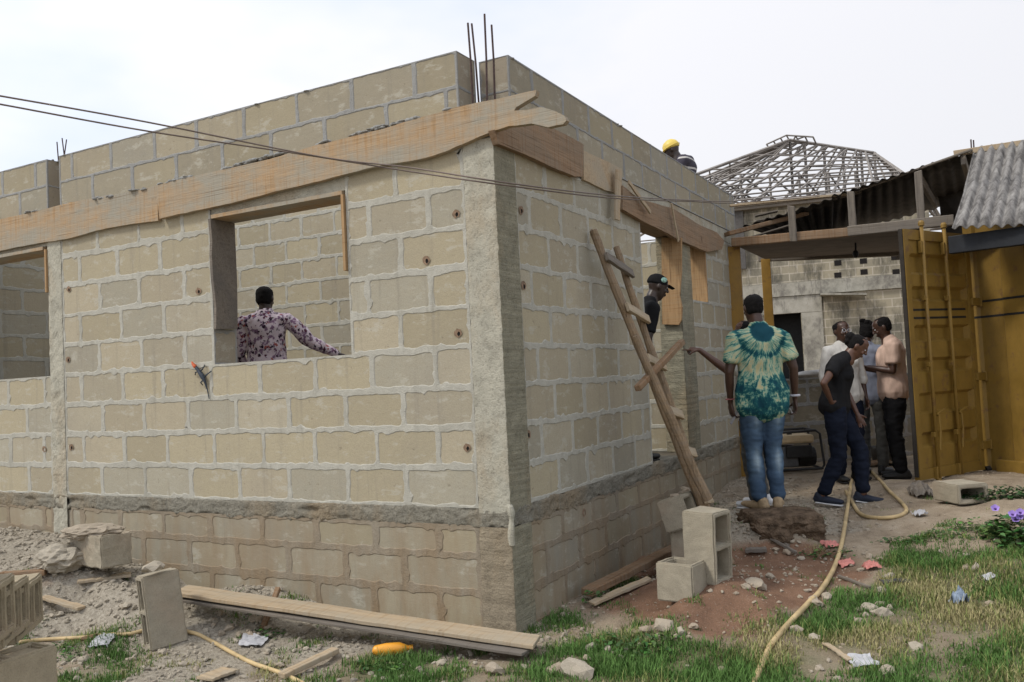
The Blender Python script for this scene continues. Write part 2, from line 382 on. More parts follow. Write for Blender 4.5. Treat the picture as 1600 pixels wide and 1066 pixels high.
# end faces of the parapet runs and roughness of the top
skin(mb,lambda u,z,d:(-.237-d,u,z),lambda z:[(.004,T)],R2,.9,2,32,joint=.006,wob=.5,tk=.9); skin(mb,lambda u,z,d:(-4.447-d,u,z),lambda z:[(.004,T)],R2,.9,2,33,joint=.006,wob=.5,tk=.85)
build('front_parapet',mb,['sandcrete_block','mortar_grey'],bld,tint=True)
mb=MB()
skin(mb,lambda u,z,d:(-d-.003,u,z),lambda z:[(.262,5.93)],R2,.47,.60,34,joint=.012,grey=.5,mort=1,wob=.55,tk=.78)
mb.box2((-T,.262,3.2),(-.017,5.93,3.655),0,(.30,.26,.2))
skin(mb,lambda u,z,d:(-u,.259+d,z),lambda z:[(.004,T)],R2,.9,2,35,joint=.006,wob=.5,tk=.9)
build('side_parapet',mb,['sandcrete_block','mortar_grey'],bld,tint=True)
mb=MB()
for _ in range(260):
    if random.random()<.6: p=(random.uniform(-8,-.25),random.uniform(.01,.2),3.655)
    else: p=(random.uniform(-.2,-.01),random.uniform(.3,5.9),3.655)
    mb.ell(p,(random.uniform(.01,.035),random.uniform(.01,.03),random.uniform(.004,.010)),7)
for _ in range(40): mb.ell((random.uniform(-.21,-.02),random.uniform(.03,.24),3.2+random.uniform(0,.04)),(random.uniform(.02,.04),random.uniform(.02,.04),random.uniform(.015,.04)),7)
build('mortar_dollops',mb,'mortar_grey',bld)['kind']='stuff'
# interior walls
mb=MB()
skin(mb,lambda u,z,d:(u,2.9+d,z),lambda z:[(-8.4,-3.2)],rowsf(14),.5,-.2,41,joint=.015); mb.box2((-8.4,2.915,S0),(-3.2,3.1,S0+14*CH),0,(.33,.29,.22))
skin(mb,lambda u,z,d:(u,4.72+d,z),lambda z:[(-3.0,-.23)],rowsf(9),.5,-.2,42,joint=.015); mb.box2((-3.0,4.735,S0),(-.23,4.9,S0+9*CH),0,(.33,.29,.22))
skin(mb,lambda u,z,d:(-6.5-d,u,z),lambda z:[(.25,2.9)],rowsf(12),.5,-.2,43,joint=.015); mb.box2((-6.7,.25,S0),(-6.515,2.9,S0+12*CH),0,(.33,.29,.22))
mb.box2((-8.6,5.72,S0),(-.2,5.93,3.03),0,(.33,.29,.22)); mb.box2((-8.6,.2,S0),(-8.4,5.9,3.03),0,(.33,.29,.22))
skin(mb,lambda u,z,d:(u,3.72+d,z),lambda z:[(-1.6,-.24)],rowsf(4),.5,-.2,45,joint=.015,tk=.8); mb.box2((-1.6,3.735,S0),(-.24,3.86,S0+4*CH),0,(.33,.29,.22)); mb.box2((-3.2,2.9,S0),(-3.0,5.7,S0+9*CH),0,(.33,.29,.22))
build('partition_wall',mb,['sandcrete_block','mortar_pale'],bld,tint=True)
mb=MB(); colface(mb,lambda u,z,d:(u,2.88+d,z),-3.45,-3.17,S0,4.3,.004,44,.006); mb.box2((-3.45,2.89,S0),(-3.17,3.1,4.3)); build('column',mb,'concrete_grey',bld)
# put-log holes: shallow cups coloured near-black as the shade inside, chipped rims
simple('hole_dark',(.012,.010,.009),.95); simple('chip_brown',(.22,.15,.10),.95,ns=40,var=.4)
mb=MB()
def hole(fmap,u,z,r):
    n=14; rim=[];inn=[];bk=[]
    for k in range(n):
        a=2*math.pi*k/n; q=1+.35*NV(V((math.cos(a)*2,math.sin(a)*2,u*9+z)))
        rim.append(fmap(u+math.cos(a)*r*2.1*q-r*.4,z+math.sin(a)*r*1.9*q+r*.4,-.0015+.0)); inn.append(fmap(u+math.cos(a)*r*q*.8,z+math.sin(a)*r*q,-.001)); bk.append(fmap(u+math.cos(a)*r*.7,z+math.sin(a)*r*.9,.0025))
    mb.add(rim+inn,[(i,(i+1)%n,n+(i+1)%n,n+i) for i in range(n)],1); mb.add(inn+bk,[(i,(i+1)%n,n+(i+1)%n,n+i) for i in range(n)]+[tuple(range(n,2*n))],0)
for (x,y) in [(311,456),(667,408),(714,335),(717,522),(731,701),(108,453),(107,563),(112,700),(70,703)]:
    p=PL(x,y,1,0); hole(fA,p.x,p.z,.014)
for (x,y) in [(815,330),(819,448),(826,680),(926,366),(913,802)]:
    p=PL(x,y,0,0); hole(fB,p.y,p.z,.016)
build('wall_hole',mb,['hole_dark','chip_brown'],bld)['kind']='stuff'
# ---------------------------------------------------------------- formwork on the building
def trace(name,pxs,ax,val,thick,mat,label,cat='plank',jag=0,parent=None,group=None):
    P=[PL(x,y,ax,val) for x,y in pxs]
    # densify
    Q=[]
    for a,b in zip(P,P[1:]+P[:1]):
        L=(b-a).length; n=max(1,int(L/.05))
        for i in range(n):
            q=a.lerp(b,i/n)
            if i: q=q+V((0,0,NV(q*11)*.004+NV(q*3)*.004))
            Q.append(q)
    d=V((0,0,0)); d[ax]=thick
    mb=MB(); mb.prism(Q,d)
    c=sum(P,V())/len(P)
    o=build(name,mb,mat,parent,loc=None if parent else c)
    fixn(o)
    if label: tagp(o,label,cat,group)
    return o
mb=MB()
for _ in range(420):
    t=random.random(); 
    pa_,pb_=((244,290),(701,171)) if t<.7 else ((-150,368),(240,292)); k=random.random(); x=pa_[0]+(pb_[0]-pa_[0])*k; y=pa_[1]+(pb_[1]-pa_[1])*k
    if NV(V((x*.02,0,1)))<-.05: continue
    p=PL(x,y,1,-.03); mb.ell((p.x,random.uniform(-.045,0),p.z-.006+random.uniform(-.006,.010)),(random.uniform(.012,.04),random.uniform(.01,.025),random.uniform(.005,.014)),7)
build('mortar_crust',mb,'mortar_grey',bld)['kind']='stuff'
# front planks stand 4 cm proud of the wall (y = -0.045)
pa=trace('formwork_plank',[(244,290),(300,276),(360,263),(430,246),(497,226),(520,221),(600,201),(704,170),(770,156),(826,143),(838,141),(836,150),(806,168),(803,173),(822,172),(845,167),(868,174),(882,181),(885,188),(880,194),(856,199),(830,193),(795,197),(770,205),(735,220),(701,235),(672,245),(640,252),(600,257),(540,272),(500,283),(430,299),(360,318),(300,330),(249,342)],1,-.05,.045,'plank_orange_x','long orange formwork plank on the front wall top with a splintered end past the corner')
trace('formwork_plank',[(-180,372),(-60,353),(0,343),(60,330),(110,316),(160,307),(200,300),(246,290),(247,345),(205,350),(165,357),(110,372),(60,380),(0,392),(-60,404),(-180,425)],1,-.032,.03,'plank_orange_x','grey stained formwork plank along the front wall top at its left end')
trace('formwork_plank',[(772,203),(795,197),(830,195),(864,200),(900,219),(912,226),(911,276),(898,276),(860,260),(820,241),(779,225)],0,.045,-.042,'plank_brown_y','short brown formwork plank on the side wall top just right of the corner')
trace('formwork_plank',[(912,235),(930,244),(954,255),(972,264),(972,302),(960,301),(945,297),(912,281)],0,.022,-.02,'plank_pale','grey formwork plank end between two brown planks on the side wall top')
trace('formwork_plank',[(973,290),(985,300),(1000,312),(1025,318),(1050,325),(1075,340),(1096,353),(1120,363),(1132,376),(1128,390),(1105,394),(1085,385),(1063,376),(1030,358),(1000,343),(973,327)],0,.045,-.042,'plank_brown_y','long dark brown formwork plank over the door opening of the side wall')
mb=MB(); mb.box2((-T,2.6,2.895),(.03,4.55,2.925)); tagp(build('formwork_soffit_board',mb,'plank_brown_y',loc=(-.1,3.5,2.9)),'dark soffit board under the beam across the door opening','board')
mb=MB(); mb.box2((-2.45,-.02,2.872),(-1.19,T,2.90)); tagp(build('formwork_soffit_board',mb,'plank_orange_x',loc=(-1.8,.1,2.88)),'orange soffit board along the top of the middle front window opening','board')
mb=MB(); mb.box2((-5.9,-.02,2.872),(-4.5,T,2.90)); tagp(build('formwork_soffit_board',mb,'plank_orange_x',loc=(-5.2,.1,2.88)),'orange soffit board along the top of the left front window opening','board')
mb=MB(); mb.box2((-1.20,-.022,2.35),(-1.178,.05,2.872)); tagp(build('formwork_strip',mb,'board_orange_z',loc=(-1.19,0,2.6)),'thin orange upright strip on the right jamb of the middle front window','board')
mb=MB(); mb.box2((-4.478,-.022,2.5),(-4.458,.05,2.872)); tagp(build('formwork_strip',mb,'board_orange_z',loc=(-4.47,0,2.6)),'thin orange upright strip at the right side of the left front window','board')
# wide board hanging on the left jamb of the middle window (face towards +x)
mb=MB(); mb.prism([(-2.468,y,z) for y,z in [(-.03,2.87),(.21,2.87),(.215,2.4),(.205,2.05),(-.01,2.04),(.0,2.2),(-.022,2.42),(-.028,2.6),(-.018,2.7)]],(.025,0,0)); tagp(fixn(build('formwork_board',mb,'plank_grey',loc=(-2.46,.1,2.4))),'broad weathered board hung on the left jamb of the middle front window','board')
# boards in the side openings
def PXtoY(x,y): p=PL(x,y,0,0.0); return p
mb=MB(); Q=[PL(x,y,1,3.585) for x,y in [(1035,372),(1066,372),(1066,425),(1064,450),(1063,462),(1067,480),(1066,500),(1062,508),(1036,507)]]
mb.prism(Q,(0,-.03,0)); tagp(fixn(build('formwork_board',mb,'board_orange_z',loc=Q[0])),'orange board with a wavy edge hung on the pillar inside the door opening','board')
mb=MB(); mb.box2((-T,4.535,2.29),(.0,4.562,2.9)); tagp(build('formwork_board',mb,'board_orange_z',loc=(-.1,4.55,2.6)),'tan board lining the small side window at the far end of the wall','board')
def stick(name,p0,p1,w,t,mat,label,cat,n=8,up=V((0,0,1)),group=None,jit=.004,parent=None):
    p0=V(p0);p1=V(p1); d=(p1-p0); L=d.length; ex=d.normalized(); ey=up.cross(ex); 
    if ey.length<.05: ey=V((1,0,0))
    ey.normalize(); ez=ex.cross(ey)
    mb=MB(); sd=random.uniform(0,99); vs=[]
    for i in range(n+1):
        x=L*(i/n-.5); o=NV(V((i*.7,sd,0)))*jit
        e=(random.uniform(-.5,.5)*w*.25 if i in(0,n) else 0)
        for (a,b) in ((-1,-1),(1,-1),(1,1),(-1,1)):
            vs.append((x+e*a+ (random.uniform(-.004,.004)),a*w/2+NV(V((x*8,sd,a)))*jit,b*t/2+o))
    fs=[(i*4+k,i*4+(k+1)%4,i*4+4+(k+1)%4,i*4+4+k) for i in range(n) for k in range(4)]+[(3,2,1,0),tuple(n*4+k for k in range(4))]
    mb.add(vs,fs); me=mb.mesh(name); o=bpy.data.objects.new(name,me); C.objects.link(o); me.materials.append(MATS[mat])
    M=Matrix((ex,ey,ez)).transposed().to_4x4(); M.translation=(p0+p1)/2
    b=o.modifiers.new('bevel','BEVEL'); b.width=min(w,t)*.12; b.segments=1
    if parent: o.parent=parent; o.matrix_basis=mw(parent).inverted()@M
    else: o.matrix_basis=M; tagp(o,label,cat,group)
    return o
stick('nailed_batten',PL(966,266,0,.07),PL(964,344,0,.07),.085,.02,'plank_pale','short pale upright batten nailed over the side wall formwork','batten',up=V((1,0,0)))
stick('wood_stick',PL(982,284,0,.07),PL(1016,332,0,.09),.035,.015,'plank_pale','thin pale stick leaning beside the upright batten on the side wall top','stick',up=V((1,0,0)))
stick('wood_stick',PL(1049,318,0,.08),PL(1060,378,0,.08),.022,.015,'plank_pale','thin pale stick hanging across the dark plank above the door opening','stick',up=V((1,0,0)))
simple('rust_bar',(.07,.045,.04),.8,ns=60,var=.4)
for (a,b,yy,l) in [((739,165),(731,36),.05,'leftmost of the four rusty rods rising from the corner column'),((748,160),(737,37),.17,'slightly slanted second of the four rusty rods at the corner column'),((761,160),(757,22),.05,'tallest of the four rusty rods at the corner column'),((773,150),(768,39),.17,'rightmost of the four rusty rods rising from the corner column')]:
    A=PL(*a,1,yy);B=PL(*b,1,yy); mb=MB(); mb.tube([A-V((0,0,.15)),A,(A+B)/2+V((.004,0,0)),B],.0065,6); tagp(build('reinforcement_rod',mb,'rust_bar',loc=A),l,'metal rod')
for (a,b,l) in [((92,260),(89,222),'leftmost short rod in the gap of the front parapet'),((100,240),(97,216),'middle short rod in the gap of the front parapet'),((101,240),(104,218),'rightmost short rod in the gap of the front parapet')]:
    A=PL(*a,1,.12);B=PL(*b,1,.12); mb=MB(); mb.tube([A-V((0,0,.3)),A,B],.0055,6); tagp(build('reinforcement_rod',mb,'rust_bar',loc=A),l,'metal rod')
# ---------------------------------------------------------------- the ground
CTRL=[(805,995,.0,.3,.0,.5),(700,1000,.0,.25,0,.6),(560,1000,.02,.15,0,.7),(600,1050,-.02,.75,.0,.3),(450,1055,-.02,.35,0,.5),(300,1040,.0,.05,0,.8),(150,1050,-.02,.6,0,.4),(30,1066,-.04,.4,0,.4),
(300,935,.05,0,.1,.9),(200,940,.12,0,.2,.9),(120,960,.10,0,.2,.9),(100,1005,.02,.5,0,.5),(180,892,.33,0,.5,.8),(100,890,.34,0,.6,.7),(40,880,.33,0,.2,.9),(0,832,.45,0,.1,1),(60,840,.43,0,.4,.9),(250,905,.12,0,0,.9),
(850,1050,-.02,.6,0,.3),(900,1000,.0,.5,.1,.4),(930,930,.02,.2,.3,.5),(1000,900,.03,.1,.7,.3),(1050,862,-.03,.0,.6,.4),(1050,960,.05,.12,1,.0),(1130,980,.06,.35,.8,0),(1000,1040,-.01,1,0,0),(1150,1050,.0,1,0,0),
(1110,925,.2,.1,.9,.1),(1200,930,.14,.0,1,.0),(1230,880,.14,0,1,.1),(1300,900,.13,.2,.7,.2),(1280,980,.06,.9,.1,0),(1350,1050,.03,.55,0,.1),(1450,1050,.04,.7,0,0),(1590,1060,.05,.9,0,0),(1400,960,.08,.75,0,0),(1550,950,.12,.9,0,0),
(1450,880,.18,.8,0,0),(1590,880,.22,.7,.3,0),(1380,840,.22,.05,.2,0),(1500,835,.28,.45,.1,0),(1300,830,.2,0,.1,.6),(1200,815,.34 ,0,0,.8),(1140,800,.3, 0,0,.8),(1160,747,.30,0,0,.6),(1300,790,.26,0,0,.5),(1420,800,.3,0,.3,0),
(1500,785,.34,.05,.3,0),(1590,775,.40,.1,.3,0),(1430,756,.39,0,.2,0),(1540,742,.40,0,.2,0),(1395,748,.32,0,.1,0),(1250,732,.33,0,0,.2),(1340,728,.31,0,0,.1),(1000,985,.02,.5,.4,0),(950,1010,0,.9,0,.1),(1480,1000,.06,.6,0,0),(1430,920,.12,.9,.0,0),(1121,912,.24,0,.9,.1),(1100,905,.24,0,.9,.1),(1150,905,.24,0,.9,.1),(1075,928,.2,.1,.9,.1),(1058,915,.17,.1,.9,.1),(150,887,.36,0,.3,.9),(115,880,.38,0,.3,.9),(60,862,.42,0,.2,.9),(195,882,.30,0,.2,.9),(170,905,.29,0,.5,.7),(205,888,.34,0,.3,.9),(185,896,.33,0,.4,.8),(215,896,.27,0,.2,.9)]
CP=[]
for (x,y,z,g,r,k) in CTRL:
    p=PL(x,y,2,z); CP.append((p.x,p.y,z,g,r,k))
CP+=[(2.6,-4.6,0,.3,0,.3),(-3,-3.2,0,.3,0,.4),(5,-2,.08,.8,0,0),(6,3,.38,.2,.2,0),(-8,-2,.15,.2,0,.5),(1,8,.3,0,0,.2),(-3,10,.3,0,0,.1),(5,9,.3,0,0,0),(-8,9,.3,0,0,0),(-8.5,-.4,.45,0,0,.9)]
def gctl(x,y):
    W=0;a=[0,0,0,0]
    for (cx,cy,z,g,r,k) in CP:
        d=(x-cx)**2+(y-cy)**2+.012; w=1/(d*d); W+=w; a[0]+=w*z;a[1]+=w*g;a[2]+=w*r;a[3]+=w*k
    return [q/W for q in a]
GC={}
def gz(x,y,fine=True):
    a=gctl(x,y); z=a[0]
    if fine:
        z+=NV(V((x*2.1,y*2.1,3)))*.022+NV(V((x*6,y*6,9)))*.012
        z+=a[3]*(abs(NV(V((x*13,y*13,2))))*.030+NV(V((x*27,y*27,5)))*.012)+a[2]*NV(V((x*17,y*17,5)))*.008
        z+=NV(V((x*17,y*17,15)))*.004
    return z
def GP(px,py,near=None):
    r=ray(px,py); t=3.2
    while t<40:
        p=CAM+r*t
        if gz(p.x,p.y)>p.z: break
        t+=.03
    return V((p.x,p.y,gz(p.x,p.y)))
def axis(lo,hi,d,far):
    a=[lo+d*i for i in range(int((hi-lo)/d)+1)]; s=d; L=[];x=lo
    while x>-far: s*=1.25; x-=s; L.append(x)
    R=[];x=a[-1];s=d
    while x<far: s*=1.25; x+=s; R.append(x)
    return L[::-1]+a+R
xs=axis(-6.2,3.6,.04,500); ys=axis(-2.0,7.2,.045,500)
vs=[];cols=[]
for y in ys:
    for x in xs:
        if -9<x<7 and -5.5<y<11: a=gctl(x,y); z=gz(x,y)
        else: a=gctl(max(-12,min(9,x)),max(-8,min(14,y))); z=a[0]
        vs.append((x,y,z)); cols.append((a[1],a[2],a[3]))
nx=len(xs)
me=bpy.data.meshes.new('ground'); me.from_pydata(vs,[],[(j*nx+i,j*nx+i+1,(j+1)*nx+i+1,(j+1)*nx+i) for j in range(len(ys)-1) for i in range(nx-1)])
ca=me.color_attributes.new('cover','FLOAT_COLOR','POINT'); ca.data.foreach_set('color',[q for c in cols for q in (c[0],c[1],c[2],1)])
me.polygons.foreach_set('use_smooth',[True]*len(me.polygons))
gr=bpy.data.objects.new('ground',me); C.objects.link(gr); gr['kind']='structure'
b=NB('site_soil'); cv=b.sep(b.attr('cover')); 
f=b.noise(5,7,.7); g=b.noise(38,5,.75); h=b.noise(140,3,.7); l=b.noise(1.5,5,.7)
base=b.ramp(f,[(.3,(.22,.17,.12)),(.5,(.33,.265,.19)),(.72,(.43,.36,.275))])
red=b.ramp(f,[(.3,(.15,.085,.055)),(.6,(.24,.14,.09)),(.8,(.33,.24,.17))])
grey=b.ramp(g,[(.3,(.20,.175,.14)),(.5,(.36,.32,.255)),(.7,(.48,.435,.355))])
grs=b.ramp(g,[(.3,(.05,.065,.02)),(.6,(.12,.125,.05)),(.8,(.20,.17,.10))])
def mk(ch,lo,hi): return b.ramp(b.math('ADD',ch,b.math('MULTIPLY',b.math('SUBTRACT',f,.5),.9)),[(lo,0.0),(hi,1.0)])
c=b.mix(mk(cv[2],.35,.6),base,grey); c=b.mix(mk(cv[1],.4,.65),c,red); c=b.mix(b.math('MULTIPLY',mk(cv[0],.5,.8),.75),c,grs)
c=b.mix(b.math('MULTIPLY',b.ramp(h,[(.36,1.0),(.5,0.0)]),.45),c,(.09,.075,.055))
c=b.mix(b.math('MULTIPLY',b.ramp(h,[(.6,0.0),(.68,1.0)]),.4),c,(.45,.42,.36))
b.done(c,.97,b.bump(b.math('ADD',g,b.math('MULTIPLY',h,.6)),.8,.015),spec=.08)
me.materials.append(MATS['site_soil'])
# ---------------------------------------------------------------- stones
def m_stone(name,c):
    b=NB(name); f=b.noise(18,5,.7); g=b.noise(130,3,.7); oi=b.new('ShaderNodeObjectInfo')
    col=b.ramp(f,[(.3,mul(c,.7)),(.7,mul(c,1.15))]); col=b.mix(b.math('MULTIPLY',oi.outputs['Random'],.5),col,mul((.30,.22,.15),1))
    b.done(col,.95,b.bump(b.math('ADD',f,g),.5,.006),spec=.1)
m_stone('stone_pale',(.44,.39,.31)); m_stone('gravel_grey',(.37,.335,.27))
def rockverts(r,seed,sub=2,flat=.6,jag=.35):
    bm=bmesh.new(); bmesh.ops.create_icosphere(bm,subdivisions=sub,radius=1)
    rnd=random.Random(seed); sx,sy=rnd.uniform(.7,1.3),rnd.uniform(.6,1.0)
    pl=[(V((rnd.uniform(-1,1),rnd.uniform(-1,1),rnd.uniform(-1,1))).normalized(),rnd.uniform(.5,.85)) for _ in range(7)]
    for v in bm.verts:
        p=v.co.copy()
        for n,d in pl:
            e=p.dot(n)-d
            if e>0:p-=n*e
        p*=1+NV(p*2+V((seed,0,0)))*jag
        v.co=V((p.x*sx*r,p.y*sy*r,p.z*flat*r))
    V_=[v.co.copy() for v in bm.verts]; F_=[[q.index for q in f.verts] for f in bm.faces]; bm.free(); return V_,F_
RV=[]
for i in range(10):
    v,f=rockverts(1,i+3,2,.55+.05*(i%4)); mb=MB(); mb.add(v,f); me=mb.mesh('broken_stone'); me.materials.append(MATS['stone_pale']); RV.append(me)
def stone(px,py,wpx,label,group,hf=1,cat='stone'):
    p=GP(px,py); d=PX(p)[2]; r=wpx/2*d/F
    o=bpy.data.objects.new('broken_stone',random.choice(RV)); C.objects.link(o); o.location=p+V((0,0,r*.22)); o.scale=(r,r,r*hf); o.rotation_euler=(random.uniform(-.2,.2),random.uniform(-.2,.2),random.uniform(0,6.28))
    return tagp(o,label,cat,group)
L1='pale broken stone in the grass at the bottom beside the long planks'
for x,y,w in [(470,1012,14),(500,1015,12),(608,1040,14),(640,1024,22),(690,1040,16),(725,1050,10),(775,1052,42),(817,1045,16),(820,1025,24),(870,1052,30),(905,1048,30),(918,1035,22),(948,1020,22),(970,1033,18),(925,1015,26),(900,1056,55),(560,1035,14),(655,1050,24)]: stone(x,y,w,L1,'pale stones at the foot of the front corner')
L2='small pale stone lying on the red soil between the hollow blocks and the hose'
for x,y,w in [(1165,920,18),(1187,920,24),(1205,904,14),(1222,925,9),(1218,945,8),(1262,926,14),(1270,938,18),(1277,948,22),(1290,938,26),(1270,916,8),(1138,903,10),(1250,935,10),(1240,915,6),(1150,930,9)]: stone(x,y,w,L2,'stones on the red soil')
stone(1203,903,18,'chalk white stone alone in the middle of the red soil',None); stone(1180,918,44,'longest pale stone slab on the red soil below the tall hollow block',None,.6)
L3='pale stone in the cluster near the pink cloth right of the hose'
for x,y,w in [(1212,864,14),(1232,868,18),(1252,876,14),(1357,872,20),(1375,876,12),(1378,928,26),(1355,920,12),(1388,905,26),(1330,885,10),(1345,893,14)]: stone(x,y,w,L3,'stones around the pink cloth')
L4='pale rubble piece in the low heap on the grass right of the hose'
for x,y,w in [(1340,957,14),(1358,955,26),(1375,950,22),(1390,955,18),(1378,962,30),(1352,964,18),(1342,972,14),(1393,946,10)]: stone(x,y,w,L4,'rubble heap on the grass')
L5='scattered pale stone lying alone in the grass at the lower right'
for x,y,w in [(1085,985,20),(1078,1000,14),(1272,1000,22),(1245,990,26),(1385,1058,40),(1510,872,16),(1525,890,24),(1510,890,18),(1545,946,16),(1538,912,10),(1430,1015,26),(1330,1048,14),(1470,865,12),(1375,1016,12),(1560,850,18),(1130,1052,20),(1075,1045,14),(1280,1050,16)]: stone(x,y,w,L5,'stones in the grass')
stone(1040,985,34,'large tan stone at the edge of the grass beside the white lump',None); stone(1065,994,26,'bright white lump of plaster in the grass below the red soil',None); stone(1010,990,26,'pointed tan stone at the edge of the red soil near the bottom',None)
L6='grey stone among the rubble in front of the front wall at left'
for i in range(26):
    x,y=random.uniform(80,460),random.uniform(945,1050)
    if y<1000 and x>300: y=random.uniform(965,1000)
    stone(x,y,random.uniform(8,22),L6,'stones in the rubble at left')
for x,y,w in [(358,985,22),(375,995,18),(330,975,16),(395,970,20),(420,985,16),(345,962,18),(480,985,20)]: stone(x,y,w,L6,'stones in the rubble at left')
# gravel: nobody could count it
def gravel(name,n,fn,smin,smax,label,mat='gravel_grey',seed=2):
    rnd=random.Random(seed); base=[rockverts(1,i+40,1,.6,.3) for i in range(8)]; vs=[];fs=[];k=0;tries=0
    while k<n and tries<n*12:
        tries+=1; q=fn(rnd)
        if q is None: continue
        x,y=q; r=smin+(smax-smin)*rnd.random()**2.6; v,f=rnd.choice(base); z=gz(x,y); M=Euler((rnd.uniform(-.5,.5),rnd.uniform(-.5,.5),rnd.uniform(0,6.3))).to_matrix()*r; o=len(vs)
        vs+=[(M@p)+V((x,y,z+r*.2)) for p in v]; fs+=[[o+i for i in g_] for g_ in f]; k+=1
    me=bpy.data.meshes.new(name); me.from_pydata([tuple(v) for v in vs],[],fs); me.materials.append(MATS[mat]); o=bpy.data.objects.new(name,me); C.objects.link(o)
    return tagp(o,label,'gravel',None,'stuff')
def fg(rnd):
    x=rnd.uniform(-6.5,.3); y=rnd.uniform(-1.9,-.03); 
    if rnd.random()<gctl(x,y)[3]**1.5: return x,y
gravel('rubble_gravel',9000,fg,.006,.028,'grey crushed rubble strewn in front of the front wall')
def fg2(rnd):
    x=rnd.uniform(.05,2.2); y=rnd.uniform(-.3,5.5)
    if rnd.random()<gctl(x,y)[3]**1.3: return x,y
gravel('rubble_gravel',3200,fg2,.006,.028,'grey crushed rubble strewn along the side wall around the standing men',seed=5)
def fg3(rnd):
    x=rnd.uniform(.2,4.2); y=rnd.uniform(-1.2,5.5)
    if rnd.random()<.12+gctl(x,y)[2]*.3: return x,y
gravel('small_pebbles',2500,fg3,.004,.016,'tiny pale pebbles on the red soil and in the grass','stone_pale',seed=6)
# ---------------------------------------------------------------- grass
b=NB('grass_blades'); t=b.attr('tint'); b.done(t,.75,spec=.15)
def grass(n):
    rnd=random.Random(11); vs=[];fs=[];tt=[];k=0
    while k<n:
        x=rnd.uniform(-3.6,4.6); y=rnd.uniform(-1.9,4.2)
        if x<0 and y>0: continue
        g=gctl(x,y)[1]; cl=NV(V((x*3.2,y*3.2,4)))*.55+NV(V((x*9,y*9,4)))*.35
        w=g+cl*1.2-.27
        if w<=0 or rnd.random()>w*1.6: continue
        k+=1; z=gz(x,y)-.004; yel=NV(V((x*1.6+5,y*1.6,8)))+rnd.uniform(-.25,.25)
        pr=PX((x,y,z))[0]
        if pr>1300: yel+=.12
        H=(.016+.036*min(1,w+.1))*rnd.choice((.5,.8,1,1,1.6))*rnd.uniform(.6,1.25)*(1.0 if yel<.2 else .75); wd=rnd.uniform(.0018,.0035); a=rnd.uniform(0,6.3); ln=rnd.uniform(.1,.9)*H
        dx,dy=math.cos(a),math.sin(a); px,py=-dy*wd,dx*wd
        o=len(vs); vs+=[(x-px,y-py,z),(x+px,y+py,z),(x+dx*ln*.35+px*.7,y+dy*ln*.35+py*.7,z+H*.6),(x+dx*ln*.35-px*.7,y+dy*ln*.35-py*.7,z+H*.6),(x+dx*ln,y+dy*ln,z+H)]
        fs+=[(o,o+1,o+2,o+3),(o+3,o+2,o+4)]
        if yel>.30: c=(.34,.30,.15)
        elif yel>.10: c=(.20,.225,.075)
        else: c=(.085,.165,.04)
        s=rnd.uniform(.7,1.3); tt+=[c[0]*s,c[1]*s,c[2]*s,1]*7
    me=bpy.data.meshes.new('grass'); me.from_pydata(vs,[],fs); ca=me.color_attributes.new('tint','FLOAT_COLOR','CORNER'); ca.data.foreach_set('color',tt); me.materials.append(MATS['grass_blades'])
    o=bpy.data.objects.new('grass',me); C.objects.link(o); tagp(o,'short patchy green and dry grass on the open ground in front','grass',None,'stuff')
grass(190000)
